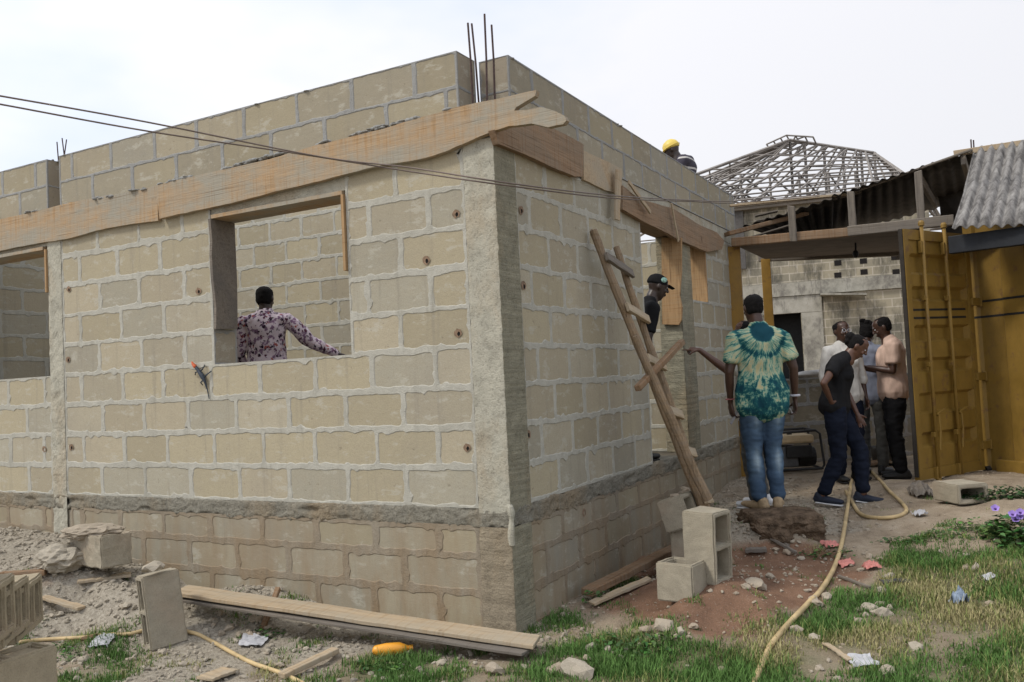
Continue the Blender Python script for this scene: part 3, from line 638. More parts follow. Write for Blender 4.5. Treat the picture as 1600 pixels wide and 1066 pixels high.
# ---------------------------------------------------------------- hollow blocks
def m_loose(name,c):
    b=NB(name); f=b.noise(10,6,.7); g=b.noise(150,3,.7); l=b.noise(3,4)
    col=b.ramp(f,[(.3,mul(c,.82)),(.7,mul(c,1.1))]); col=b.mix(b.math('MULTIPLY',b.ramp(g,[(.36,1.0),(.52,0.0)]),.35),col,mul(c,.5)); col=b.mix(b.math('MULTIPLY',b.ramp(l,[(.5,0.0),(.7,1.0)]),.4),col,(.33,.24,.17))
    b.done(col,.95,b.bump(b.math('ADD',f,g),.55,.006),spec=.1)
m_loose('loose_block',(.36,.32,.245)); m_loose('loose_block_tan',(.37,.315,.22))
def hollow(label,pos,ex,ez,L=.45,H=.225,D=.225,cells=2,w=.032,mat='loose_block',group=None,jag=.0035,cat='block',closed=True):
    """ex: along its length, ez: direction the cells run, pos: centre"""
    ex=V(ex).normalized(); ez=V(ez); ez=(ez-ex*ez.dot(ex)).normalized(); ey=ez.cross(ex)
    xsx=[0,w]; cw=(L-w*(cells+1))/cells
    for i in range(cells): xsx+=[xsx[-1]+cw,xsx[-1]+cw+w]
    ysy=[0,w,H-w,H]; bm=bmesh.new(); G={}
    for s,z in ((0,-D/2),(1,D/2)):
        for i,x in enumerate(xsx):
            for j,y in enumerate(ysy):
                taper=0
                G[s,i,j]=bm.verts.new((x-L/2,y-H/2,z))
    hol=lambda i,j: j==1 and i%2==1
    for s in (0,1):
        for i in range(len(xsx)-1):
            for j in range(3):
                if not hol(i,j):
                    q=[G[s,i,j],G[s,i+1,j],G[s,i+1,j+1],G[s,i,j+1]]; bm.faces.new(q if s else q[::-1])
    m=len(xsx)-1
    for i in range(m):
        bm.faces.new([G[0,i,0],G[0,i+1,0],G[1,i+1,0],G[1,i,0]]); bm.faces.new([G[0,i+1,3],G[0,i,3],G[1,i,3],G[1,i+1,3]])
    for j in range(3):
        bm.faces.new([G[0,0,j+1],G[0,0,j],G[1,0,j],G[1,0,j+1]]); bm.faces.new([G[0,m,j],G[0,m,j+1],G[1,m,j+1],G[1,m,j]])
    for i in range(m):
        if hol(i,1):
            for a,c_ in (((i,1),(i+1,1)),((i+1,1),(i+1,2)),((i+1,2),(i,2)),((i,2),(i,1))):
                bm.faces.new([G[0,a[0],a[1]],G[0,c_[0],c_[1]],G[1,c_[0],c_[1]],G[1,a[0],a[1]]])
    bmesh.ops.recalc_face_normals(bm,faces=bm.faces)
    ed=[e for e in bm.edges if len(e.link_faces)==2 and e.calc_face_angle(0)>1]
    bmesh.ops.bevel(bm,geom=ed,offset=.009,segments=2,affect='EDGES')
    bmesh.ops.triangulate(bm,faces=bm.faces)
    for _ in range(3): bmesh.ops.subdivide_edges(bm,edges=[e for e in bm.edges if e.calc_length()>.04],cuts=1,use_grid_fill=False); bmesh.ops.triangulate(bm,faces=bm.faces)
    if closed:
        for i in range(m):
            if hol(i,1): bm.faces.new([bm.verts.new((x-L/2,y-H/2,-D/2+.02)) for x,y in ((xsx[i]-.004,w-.004),(xsx[i+1]+.004,w-.004),(xsx[i+1]+.004,H-w+.004),(xsx[i]-.004,H-w+.004))])
    sd=random.uniform(0,90)
    for v in bm.verts:
        p=v.co; v.co=p+V((NV(p*14+V((sd,0,0))),NV(p*14+V((0,sd,0))),NV(p*14+V((0,0,sd)))))*jag+V((NV(p*50),NV(p*50+V((9,9,9))),NV(p*50+V((5,5,5)))))*jag*.5
    me=bpy.data.meshes.new('hollow_block'); bm.to_mesh(me); bm.free(); me.materials.append(MATS[mat])
    o=bpy.data.objects.new('hollow_block',me); C.objects.link(o); M=Matrix((ex,ey,ez)).transposed().to_4x4(); M.translation=pos; o.matrix_basis=M
    return tagp(o,label,cat,group)
# tall one standing on end
e=AD(1121,912,5.36); e.z=gz(e.x,e.y)-.012; hollow('hollow block standing on its end with both cells open, right of the ladder foot',e+hdir(140)*.1125+hdir(50)*.1125+V((0,0,.225)),(0.02,0,1),hdir(-42))
e=AD(1075,928,5.28); e.z=gz(e.x,e.y)-.04; hollow('low half block with its open cell facing up, in front of the upright hollow block',e+hdir(142)*.11+hdir(40)*.11+V((0,0,.112)),hdir(142),(0,0.02,1),L=.25,cells=1,D=.235)
p=AD(1068,797,6.35); hollow('tilted grey block carrying small stones beside the ladder foot',p,hdir(60),hdir(5)+V((0,0,.25)),L=.42,D=.2,H=.23,mat='loose_block')
p=AD(1076,838,6.4); hollow('lower grey block wedged under the tilted block behind the upright hollow block',p,hdir(75),(0,0,1),L=.42,D=.26)
e=GP(240,1018); hollow('upright hollow block leaning back alone on the rubble in front of the front wall',e+hdir(35)*.10+hdir(140)*.05+V((0,0,.225))+hdir(160)*.03,V((0,0,1))+hdir(165)*.12,hdir(218),H=.15,D=.225)
p=AD(150,853,6.1); p.z-=.035; hollow('buried block capped with grey rubble at the left end of the front wall',p+hdir(150)*.12+hdir(35)*.1,hdir(142),V((0,0,-1)),jag=.008,mat='loose_block')
stone(265,889,1,'x',None); bpy.data.objects.remove(C.objects[-1])
p=AD(1500,768,7.3); hollow('low hollow block lying on its side by the open container door with one chipped corner',p,hdir(8),hdir(-84),L=.28,H=.16,D=.34,cells=1,w=.035)
# stacked blocks at the very left
q=V((-2.3,-1.72,0)); 
D1=hdir(12); D2=hdir(102)
def st(px,py,d,label,ex,ez,**k): return hollow(label,AD(px,py,d),ex,ez,mat='loose_block_tan',**k)
hollow('lowest block of the stack at the bottom left corner of the picture',AD(5,1062,3.95),hdir(60),V((0,0,-1)),L=.40,H=.2,D=.22,mat='loose_block_tan')
hollow('farther ribbed block in the upper row of the stack at the left edge',AD(30,950,4.3),hdir(104),hdir(14),L=.45,H=.25,D=.10,cells=3,w=.04,mat='loose_block_tan')
hollow('middle ribbed block in the upper row of the stack at the left edge',AD(8,955,4.05),hdir(104),hdir(14),L=.42,H=.25,D=.10,cells=3,w=.04,mat='loose_block_tan')
hollow('nearer ribbed block in the upper row of the stack at the left edge',AD(-18,958,3.8),hdir(104),hdir(14),L=.42,H=.26,D=.10,cells=3,w=.04,mat='loose_block_tan')
hollow('block standing on end at the very left edge of the picture',AD(-55,925,3.85),V((0,0,1)),hdir(-60),L=.45,H=.15,mat='loose_block_tan')
# small stones on blocks
for (px,py,d,w,l) in [(1055,775,6.25,16,'flat pale stone on top of the tilted grey block'),(1070,764,6.3,16,'round tan stone on top of the tilted grey block'),(240,886,5.35,34,'chunk of mortar lying on top of the leaning upright block')]:
    p=AD(px,py,d); o=bpy.data.objects.new('broken_stone',RV[3]); C.objects.link(o); r=w/2*d/F; o.location=p; o.scale=(r,r,r*.7); o.rotation_euler=(0,0,px); tagp(o,l,'stone')
def mound(px,py,d,rx,ry,h,label):
    c=AD(px,py,d); bm=bmesh.new(); bmesh.ops.create_icosphere(bm,subdivisions=4,radius=1)
    for v in bm.verts:
        p=v.co; k=1+NV(p*2.5)*.25+NV(p*8)*.12+NV(p*20)*.06; v.co=V((p.x*rx*k,p.y*ry*k,p.z*h*k))
    me=bpy.data.meshes.new('mortar_heap'); bm.to_mesh(me); bm.free(); me.materials.append(MATS['gravel_grey']); o=bpy.data.objects.new('mortar_heap',me); C.objects.link(o); o.location=c; o.rotation_euler=(0,0,.6); tagp(o,label,'heap')
mound(143,831,6.22,.21,.12,.055,'heap of grey rubble on top of the buried block'); mound(100,872,6.2,.19,.16,.10,'heap of grey rubble against the left face of the buried block')
mound(1080,770,6.5,.09,.07,.02,'thin spread of mortar on the tilted grey block')
# rough lump of earth and concrete
simple('earth_lump',(.14,.10,.068),1,ns=14,var=.6,bs=1,bd=.03,spec=.05,fine=60)
bm=bmesh.new(); bmesh.ops.create_icosphere(bm,subdivisions=5,radius=1)
for v in bm.verts:
    p=v.co.copy(); s=max(abs(p.x),abs(p.y),abs(p.z)); p=p.lerp(p/s,.55)*.9
    n=NV(p*2.2)*.22+NV(p*6)*.10+NV(p*16)*.07+NV(p*35)*.035
    p*=1+n*(1 if p.z<.55 else .25); v.co=V((p.x*.34,p.y*.34,p.z*.22))
me=bpy.data.meshes.new('earth_lump'); bm.to_mesh(me); bm.free(); me.materials.append(MATS['earth_lump']); o=bpy.data.objects.new('earth_lump',me); C.objects.link(o)
LP=AD(1222,833,6.85); o.location=LP; o.rotation_euler=(0,0,.5); tagp(o,'rough dark lump of earth and old concrete under the tie-dye shirt man','lump')
LTOP=LP.z+.17
# ---------------------------------------------------------------- planks on the ground
def gplank(a,b,w,t,mat,label,za=.02,zb=.02,name='plank',group=None):
    A=GP(*a)+V((0,0,za));B=GP(*b)+V((0,0,zb)); return stick(name,A,B,w,t,mat,label,'plank',14,group=group,jit=.006)
gplank((283,950),(840,1026),.19,.025,'plank_pale','upper of the two long pale planks lying along the foot of the front wall',.11,.075)
gplank((290,956),(828,1033),.17,.016,'plank_grey','lower darker long plank under the pale plank at the foot of the front wall',.085,.055)
gplank((917,938),(1060,872),.10,.05,'plank_brown','brown timber lying beside the side wall in front of the blocks',.05,.08); gplank((925,953),(1015,912),.07,.02,'plank_pale','narrow pale plank lying in front of the brown timber by the side wall',.03,.03)
gplank((122,915),(205,905),.12,.02,'plank_pale','short split board behind the leaning upright block'); gplank((66,938),(128,956),.06,.02,'plank_pale','small split board lying on the rubble left of the leaning block'); gplank((2,906),(72,906),.05,.04,'plank_brown','brown lath on the rubble behind the block stack at the left edge',.03,.05)
gplank((440,1066),(525,1028),.06,.03,'plank_pale','short pale timber lying at the bottom edge beside the hose',.03,.03); gplank((320,1070),(362,1052),.12,.015,'plank_pale','broken scrap of board at the bottom edge left of the hose end'); gplank((1165,868),(1198,866),.07,.03,'plank_grey','weathered wood piece behind the upright hollow block',.03,.03)
gplank((150,1000),(130,1003),.03,.02,'plank_brown','small dark stick under the hose at left'); gplank((1340,733),(1408,722),.14,.03,'plank_brown','brown board on the ground by the feet of the group',.03,.05); gplank((1345,722),(1400,728),.10,.02,'plank_pale','pale board lying behind the brown board by the group',.04,.04)
gplank((1290,1012),(1330,1040),.03,.01,'plank_pale','thin twig on the grass near the white paper'); gplank((1205,855),(1245,872),.02,.02,'plank_grey','thin root lying by the earth lump',.03,.03); gplank((1310,905),(1360,925),.02,.015,'plank_grey','dry twig lying right of the hose on the red soil'); gplank((1232,862),(1212,842),.03,.03,'plank_grey','short stub of root at the right side of the lump')
gplank((410,985),(436,950),.035,.03,'plank_brown','upright broken stake in front of the long planks',.0,.12)
# ---------------------------------------------------------------- ladder
lad=empty('ladder',(.5,1.5,.2),'crude wooden ladder of poles leaning on the side wall','ladder')
def rail(a,b,rad,mat):
    a=V(a);b=V(b); n=26; mb=MB(); pts=[];rr=[]
    for i in range(n+1):
        p=a.lerp(b,i/n); p+=V((NV(V((i*.3,a.y,0)))*.012,NV(V((i*.3,a.y,7)))*.014,0)); pts.append(p); rr.append(rad*(1.15-.45*i/n)*(1+NV(V((i*.8,a.y,3)))*.15))
    mb.tube(pts,rr,9); return build('rail',mb,mat,lad)
simplew=None
m_wood('pole_bark',(.30,.21,.125),(.13,.09,.055),2,.35,(.17,.14,.11))
R1b=V((.86,1.62,.16));R1t=PL(926,360,0,.05); R2b=V((.81,1.72,.16)); R2t=PL(962,386,0,.06)
rail(R1b,R1t,.042,'pole_bark'); rail(R2b,R2t,.036,'pole_bark')
rail(AD(1105,780,6.1),AD(992,525,6.1),.032,'pole_bark')
def lp(px,py): # point on rail 1 nearest a pixel height
    best=min((abs(PX(R1b.lerp(R1t,t/200))[1]-py),t) for t in range(201))[1]/200; return best
for (py,px2,py2,mt) in [(402,993,436,'plank_grey'),(482,1014,516,'plank_pale'),(560,1040,588,'plank_pale'),(640,1068,660,'plank_pale'),(703,1098,722,'plank_pale'),(778,1128,784,'plank_pale')]:
    t=lp(0,py); a=R1b.lerp(R1t,t)+V((.045,-.05,0.0)); q=R2b.lerp(R2t,t)+V((.05,.05,-.02)); q=q if (q-a).length>.16 else a+(q-a).normalized()*.16+V((0,0,-.02))
    o=stick('rung',a,q,.07,.028,mt,None,None,6,up=(R1t-R1b).normalized().cross(V((0,1,0))),parent=lad)
o=stick('brace',AD(1066,534,6.5),AD(996,607,6.0),.045,.045,'plank_brown',None,None,6,parent=lad)
# ---------------------------------------------------------------- hose
simple('hose_plastic',(.46,.345,.18),.6,ns=5,var=.38,bs=.1,bd=.001)
def hose(pxs,label,r=.016,mat='hose_plastic',lift=.014):
    P=[GP(x,y)+V((0,0,lift)) for x,y in pxs]
    Q=[]
    for i in range(len(P)-1):
        p0,p1,p2,p3=P[max(i-1,0)],P[i],P[i+1],P[min(i+2,len(P)-1)]
        for k in range(8):
            t=k/8; q=.5*((2*p1)+(p2-p0)*t+(2*p0-5*p1+4*p2-p3)*t*t+(3*p1-p0-3*p2+p3)*t**3); q.z=max(q.z,gz(q.x,q.y)+r*.7); Q.append(q)
    Q.append(P[-1]); S=Q[:]
    for _ in range(3):
        S=[S[0]]+[V((S[i].x,S[i].y,(S[i-1].z+S[i].z*2+S[i+1].z)/4)) for i in range(1,len(S)-1)]+[S[-1]]
    mb=MB(); mb.tube(S,r,10); return tagp(build('hose',mb,mat,smooth=True,loc=P[0]),label,'hose')
hose([(1176,1080),(1196,1035),(1225,990),(1262,952),(1284,925),(1305,890),(1316,850),(1324,800),(1328,775),(1334,745),(1343,732),(1360,737),(1385,765),(1410,790),(1416,803),(1400,811),(1370,812),(1345,806),(1333,790),(1322,770)],'long cream hose snaking from the grass up to the group and looping there')
hose([(30,1008),(75,1004),(140,999),(205,994),(250,985),(290,990),(330,1008),(385,1038),(440,1058),(480,1078)],'cream hose crossing the rubble behind the leaning upright block',r=.012)
# ---------------------------------------------------------------- litter
simple('bottle_yellow',(.75,.33,.03),.35,var=.1,spec=.5,bs=.05); simple('cloth_pink',(.50,.20,.17),.8); simple('paper_white',(.42,.42,.43),.8,var=.1); simple('shard_dark',(.05,.05,.05),.6); simple('foil_blue',(.20,.25,.32),.4,ns=30,var=.5,spec=.5)
bt=empty('plastic_bottle',GP(612,1026)+V((0,0,.035)),'orange yellow plastic bottle lying under the ends of the long planks','bottle'); ax=hdir(8)
c0=V(bt.location); mb=MB(); mb.loft([(c0-ax*.085,.03,.028),(c0-ax*.03,.037,.034),(c0+ax*.05,.036,.034),(c0+ax*.085,.02,.02),(c0+ax*.1,.012,.012)],16,V((0,0,1))); build('bottle_body',mb,'bottle_yellow',bt,smooth=True); mb=MB(); mb.tube([c0+ax*.1,c0+ax*.125],.016,12); build('cap',mb,'bottle_yellow',bt)
def rag(px,py,w,mat,label,cat,h=.03,n=9,asp=.6):
    c=GP(px,py); r=w/2*PX(c)[2]/F; sd=random.uniform(0,99); mb=MB(); vs=[]
    for i in range(n+1):
        for j in range(n+1):
            u=(i/n-.5)*2;v=(j/n-.5)*2; k=1+.3*NV(V((u,v,sd))); x=RIGHT*u*r*k+FWD*v*r*asp*k*1.6
            q=c+x; z=gz(q.x,q.y)+.012+max(0,(1-u*u-v*v*.6))*h*.4+abs(NV(V((u*2.2,v*2.2,sd))))*h; vs.append((q.x,q.y,z))
    mb.add(vs,[(i*(n+1)+j,(i+1)*(n+1)+j,(i+1)*(n+1)+j+1,i*(n+1)+j+1) for i in range(n) for j in range(n)])
    o=build('rag' if cat=='cloth' else cat.replace(' ','_'),mb,mat,loc=c); s=o.modifiers.new('s','SOLIDIFY'); s.thickness=.003; return tagp(o,label,cat)
rag(1322,886,22,'cloth_pink','small strip of pink plastic cloth touching the hose','cloth'); rag(1362,891,24,'cloth_pink','pink plastic rag among stones right of the hose','cloth',.05); rag(1298,856,22,'cloth_pink','orange pink scrap behind the red soil by the earth lump','cloth',.03)
rag(1348,1038,42,'paper_white','crumpled white paper on the grass at the lower right','paper',.03); rag(1500,946,24,'foil_blue','crushed blue grey wrapper standing in the grass at right','wrapper',.10); rag(1400,912,44,'shard_dark','curved black shard beside a flat stone on the grass','shard',.02,asp=.25); rag(395,1008,38,'paper_white','thin white plastic sheet scrap on the rubble left of centre','plastic scrap',.02); rag(1438,808,18,'paper_white','small white packet on the bare path near the container','packet',.05); rag(1546,908,16,'paper_white','tiny white scrap on the grass at far right','paper',.01); rag(160,1006,30,'paper_white','grey white scrap under the hose at the left','paper',.03)
mb=MB(); p=PL(459,945,1,-.03); mb.box2(p+V((-.028,-.004,-.025)),p+V((.028,.003,.025))); tagp(build('packet',mb,'paper_white',loc=p,bevel=.003),'small white packet leaning on the foot of the front wall','packet')
rag(1440,775,36,'plank_grey','curled rusty scrap of sheet beside the low hollow block','scrap',.12,asp=.7)
# ---------------------------------------------------------------- agama lizard on the front wall
simple('lizard_blue',(.035,.045,.06),.6,ns=60,var=.5); simple('lizard_red',(.45,.09,.03),.6,ns=60,var=.4)
lz=empty('lizard',PL(318,585,1,-.012),'dark agama lizard with a red head climbing below the middle window','lizard')
def W(px,py,o=.016): p=PL(px,py,1,0); return V((p.x,-o,p.z))
mb=MB(); mb.loft([(W(309,573,.022),.013,.012),(W(313,579,.02),.012,.012),(W(318,586,.02),.019,.016),(W(321,591,.02),.017,.015),(W(323,597,.016),.009,.009),(W(326,610,.01),.005,.005),(W(328,623,.008),.003,.003)],12,V((1,0,0)))
for a,b_,c_ in [((314,581),(320,577),(321,570)),((315,580),(309,582),(306,586)),((321,591),(326,586),(331,580)),((321,593),(317,598),(318,602))]: mb.tube([W(*a),W(*b_,.022),W(*c_,.006)],[.006,.005,.004],6)
build('body',mb,'lizard_blue',lz,smooth=True); mb=MB(); mb.loft([(W(309,573,.024),.0145,.0145),(W(305,569,.022),.0115,.011),(W(303,566,.018),.006,.006)],12); build('head',mb,'lizard_red',lz,smooth=True)
# ---------------------------------------------------------------- overhead cables
simple('cable_brown',(.16,.125,.105),.6,var=.2)
def cable(pts,label,r=.0048):
    P=[AD(*p) for p in pts]; Q=[]
    for i in range(len(P)-1):
        p0,p1,p2,p3=P[max(i-1,0)],P[i],P[i+1],P[min(i+2,len(P)-1)]
        for k in range(8):
            t=k/8; Q.append(.5*((2*p1)+(p2-p0)*t+(2*p0-5*p1+4*p2-p3)*t*t+(3*p1-p0-3*p2+p3)*t**3))
    Q.append(P[-1]); mb=MB(); mb.tube(Q,r,6); return tagp(build('cable',mb,'cable_brown',smooth=True,loc=P[0]),label,'cable')
cable([(-60,140,4.3),(0,150,4.4),(230,191,4.8),(500,245,5.2),(640,262,5.15),(800,287,5.0),(960,306,6.4),(1080,313,8.0),(1150,314,9.0),(1290,304,9.6)],'upper of the two brown cables crossing in front of the house')
cable([(-60,153,4.35),(0,163,4.45),(230,205,4.85),(470,241,5.2),(640,268,5.18),(800,291,5.03),(960,310,6.42),(1080,315,8.02),(1150,317,9.05),(1280,307,9.65)],'lower of the two brown cables crossing in front of the house')
# ---------------------------------------------------------------- yellow container, door, canopy
def m_paint(name,c,rust=.35):
    b=NB(name); f=b.noise(3,6,.7); g=b.noise(40,5,.7,b.co((1,1,.35))); l=b.noise(9,6,.7)
    col=b.ramp(f,[(.3,mul(c,.75)),(.7,mul(c,1.1))]); col=b.mix(b.math('MULTIPLY',b.ramp(g,[(.5,0.0),(.75,1.0)]),.35),col,mul(c,.55))
    col=b.mix(b.math('MULTIPLY',b.ramp(l,[(.57,0.0),(.66,1.0)]),rust),col,(.12,.06,.03))
    b.done(col,b.ramp(f,[(.3,.45),(.7,.7)]),b.bump(f,.25,.004),spec=.4)
m_paint('yellow_paint',(.215,.128,.022),.6); m_paint('yellow_post_paint',(.27,.15,.022),.7); simple('black_paint_and_shade',(.015,.015,.015),.6); simple('gasket_dark',(.03,.025,.02),.8); simple('navy_steel',(.013,.015,.019),.6,ns=5,var=.4,spec=.3)
PLt=V((1.93,4.53,.41)); PRt=V((2.47,5.50,.41)); u=(PRt-PLt); WD=u.length; u.normalize(); nrm=V((u.y,-u.x,0)); HD=2.42 # nrm faces the photographer
door=empty('container_door',PLt,'open yellow container door leaf with two lock rods and black stripes','door')
def DP(a,z,o=0): return PLt+u*a+V((0,0,z))+nrm*o
mb=MB()
# frame rim
for (a0,a1,z0,z1) in [(0,.07,0,HD),(WD-.07,WD,0,HD),(.07,WD-.07,0,.10),(.07,WD-.07,HD-.10,HD)]:
    P=[DP(a,z,o) for o in(-.025,.03) for (a,z) in((a0,z0),(a1,z0),(a1,z1),(a0,z1))]
    mb.add(P,[(0,3,2,1),(4,5,6,7),(0,1,5,4),(1,2,6,5),(2,3,7,6),(3,0,4,7)])
build('door_frame',mb,'yellow_paint',door)
prof=[(.10,0)]; z=.10
bands=[(.30,.42),(.62,.80),(1.02,1.14),(1.32,1.46),(1.72,1.84),(1.98,2.16)]
prof=[(.10,.012)]
for a,b_ in bands: prof+=[(a,.012),(a+.03,-.022),(b_,-.022),(b_+.03,.012)]
prof+=[(HD-.10,.012)]
mb=MB(); vs=[]
for (zz,oo) in prof: vs+=[DP(.07,zz,oo),DP(.13,zz,oo),DP(WD-.13,zz,oo),DP(WD-.07,zz,oo)]
for i,(zz,oo) in enumerate(prof): # flat margins beside the corrugation
    vs[i*4]=DP(.07,zz,.012); vs[i*4+3]=DP(WD-.07,zz,.012)
mb.add(vs,[(i*4+k,i*4+k+1,i*4+5+k,i*4+4+k) for i in range(len(prof)-1) for k in range(3)]); o=build('door_panel',mb,'yellow_paint',door); s=o.modifiers.new('s','SOLIDIFY'); s.thickness=.004; s.offset=-1
for zz in (1.545,1.625):
    mb=MB(); mb.add([DP(.09,zz,.0135),DP(WD-.12,zz+.01,.0135),DP(WD-.12,zz+.032,.0135),DP(.09,zz+.02,.0135),DP(.09,zz,.011),DP(WD-.12,zz+.01,.011),DP(WD-.12,zz+.032,.011),DP(.09,zz+.02,.011)],[(0,1,2,3),(7,6,5,4),(0,4,5,1),(3,2,6,7)]); build('painted_stripe',mb,'black_paint_and_shade',door)
mb=MB(); mb.add([DP(-.012,.03,-.02),DP(0,.03,-.02),DP(0,HD,-.02),DP(-.012,HD,-.02),DP(-.012,.03,.02),DP(0,.03,.02),DP(0,HD,.02),DP(-.012,HD,.02)],[(0,3,2,1),(4,5,6,7),(0,4,7,3),(0,1,5,4),(3,7,6,2),(1,2,6,5)]); build('door_gasket',mb,'gasket_dark',door)
for a in (.26,.64):
    mb=MB(); mb.tube([DP(a,-.06,.055),DP(a,HD+.06,.055)],.018,10); rod=build('lock_rod',mb,'yellow_paint',door,smooth=True)
    for zz in (.05,.42,1.1,1.75,2.25):
        mb=MB(); mb.box(DP(a,zz,.045),(.07,.04,.05 if zz not in(.05,2.25) else .12),Matrix.Rotation(math.atan2(u.y,u.x),3,'Z')); build('rod_bracket',mb,'yellow_paint',rod,bevel=.004)
    for zz in (-.05,HD+.04):
        mb=MB(); mb.tube([DP(a,zz,.055),DP(a,zz+.03,.055),DP(a,zz+.05,.055)],[.03,.03,.02],10); build('rod_cam',mb,'yellow_paint',rod)
    mb=MB(); mb.tube([DP(a+.01,.62,.075),DP(a+.03,.60,.085),DP(a+.035,.45,.085),DP(a+.02,.30,.08),DP(a+.02,.27,.08)],.011,8); build('lock_handle',mb,'yellow_paint',rod)
    mb=MB(); mb.tube([DP(a+.05,.62,.03),DP(a+.05,.62,.075)],.025,8); mb.tube([DP(a+.02,.62,.075),DP(a+.14,.66,.075)],.010,6); build('latch',mb,'yellow_paint',rod)
yaw=math.atan2(u.y,u.x)
for zz in (.25,.95,1.72):
    mb=MB(); mb.box(DP(WD+.035,zz,.03),(.17,.05,.08),Matrix.Rotation(yaw,3,'Z')); mb.tube([DP(WD+.11,zz-.05,.04),DP(WD+.11,zz+.05,.04)],.022,8); build('hinge',mb,'yellow_paint',door,bevel=.004)
# container body
c0=AD(1531,745,9.05); c0.z=.36; c1=AD(1700,755,7.9); c1.z=.36; w=(c1-c0); WC=w.length; w.normalize(); nc=V((w.y,-w.x,0)); HC=2.62
con=empty('shipping_container',c0,'yellow painted shipping container with two thin black stripes at the right picture edge','container')
def CPt(a,z,o=0): return c0+w*a+V((0,0,z))+nc*o
vs=[];a=0;st_=[(0,0),(.10,0),(.34,0),(.36,-.03),(.50,-.03),(.52,0)]
seq=[(0,.0),(.115,.0)]
x=.115
while x<WC-.2: seq+=[(x+.02,-.03),(x+.30,-.03),(x+.33,-.0),(x+.60,-.0)]; x+=.60
for (a,o) in seq: vs+=[CPt(a,.0,o),CPt(a,HC,o)]
mb=MB(); mb.add(vs,[(i*2,i*2+2,i*2+3,i*2+1) for i in range(len(seq)-1)])
mb.add([CPt(0,0,0),CPt(0,HC,0),CPt(0,0,-2.3),CPt(0,HC,-2.3),CPt(WC,0,-2.3),CPt(WC,HC,-2.3)],[(0,2,3,1),(2,4,5,3)]); build('body_panel',mb,'yellow_paint',con)
for zz in (1.60,1.76):
    mb=MB()
    for i in range(len(seq)-1):
        (a,o),(b_,p_)=seq[i],seq[i+1]; mb.add([CPt(a,zz,o+.003),CPt(b_,zz,p_+.003),CPt(b_,zz+.022,p_+.003),CPt(a,zz+.022,o+.003)],[(0,1,2,3)])
    build('painted_stripe',mb,'black_paint_and_shade',con)
mb=MB(); mb.box(CPt(.62,.07,.03),(.7,.06,.17),Matrix.Rotation(math.atan2(w.y,w.x),3,'Z')); build('bottom_rail',mb,'yellow_paint',con,bevel=.005)
mb=MB(); mb.tube([CPt(.13,.045,.0),CPt(.13,.045,.06)],.032,12,cap=False); mb.tube([CPt(.13,.045,.001),CPt(.13,.045,.02)],.029,12); build('floor_drain',mb,'gasket_dark',con)
# navy beam over the container
nb0=AD(1484,372,8.55); nb1=AD(1720,366,7.7); d_=(nb1-nb0); mb=MB(); mb.box((nb0+nb1)/2,(d_.length,.10,.17),Matrix.Rotation(math.atan2(d_.y,d_.x),3,'Z')); tagp(build('steel_beam',mb,'navy_steel',loc=(nb0+nb1)/2,bevel=.006),'dark navy steel beam under the corrugated roof over the container','beam')
mb=MB(); q0=AD(1500,372,8.95);q1=AD(1720,366,8.1); mb.prism([q0+V((0,0,-.02)),q1+V((0,0,-.02)),q1+V((0,0,.03)),q0+V((0,0,.03))],FWD*1.5); tagp(build('roof_board',mb,'plank_grey',loc=q0),'grey board deck behind the navy beam on the container','board')
# corrugated sheet roof
b=NB('fibre_cement'); f=b.noise(5,6,.7,b.co((1,1,1))); g=b.noise(60,4,.7); l=b.noise(14,5,.7,b.co((1,1,.3)))
col=b.ramp(l,[(.35,(.09,.085,.08)),(.5,(.21,.20,.19)),(.75,(.33,.32,.30))]); col=b.mix(b.math('MULTIPLY',b.ramp(f,[(.5,0.0),(.65,1.0)]),.5),col,(.10,.095,.09)); b.done(col,.9,b.bump(g,.4,.004),spec=.15)
def corr(name,A,B,D_,C_,nw,amp,label,mat='fibre_cement',cat='roof',parent=None,rows=6,th=.006):
    # A top-left, B top-right, C bottom-right, D bottom-left ; corrugations run from top to bottom
    A,B,C2,D2=V(A),V(B),V(C_),V(D_); nn=(B-A).cross(D2-A).normalized(); N=nw*8; vs=[]
    for j in range(rows+1):
        for i in range(N+1):
            s=i/N; p=(A.lerp(B,s)).lerp(D2.lerp(C2,s),j/rows); vs.append(p+nn*amp*math.sin(2*math.pi*s*nw)+V((0,0,NV(V((s*3,j*.4,1)))*.01)))
    mb=MB(); mb.add(vs,[(j*(N+1)+i,j*(N+1)+i+1,(j+1)*(N+1)+i+1,(j+1)*(N+1)+i) for j in range(rows) for i in range(N)])
    o=build(name,mb,mat,parent,smooth=True,loc=None if parent else A); s=o.modifiers.new('s','SOLIDIFY'); s.thickness=th
    if label: tagp(o,label,cat)
    return o
rf=empty('corrugated_roof',AD(1520,300,8.6),'weathered grey corrugated sheet roof over the container at the upper right','roof')
corr('roof_sheet',AD(1522,232,9.1),AD(1720,205,8.6),AD(1505,300,8.75),AD(1720,280,8.2),12,.022,None,parent=rf)
corr('roof_sheet',AD(1510,287,8.75),AD(1720,262,8.2),AD(1487,357,8.35),AD(1720,345,7.7),12,.022,None,parent=rf)
stick('ridge_board',AD(1490,240,9.15),AD(1730,203,8.6),.02,.06,'plank_pale','pale timber along the top edge of the corrugated roof','board',12)
for (a,b_,l) in [((1518,236),(1517,218),'left one of two short rods above the corrugated roof'),((1522,236),(1521,219),'right one of two short rods above the corrugated roof')]:
    mb=MB(); A=AD(*a,12);mb.tube([A,AD(*b_,12)],.010,5); tagp(build('reinforcement_rod',mb,'rust_bar',loc=A),l,'metal rod')
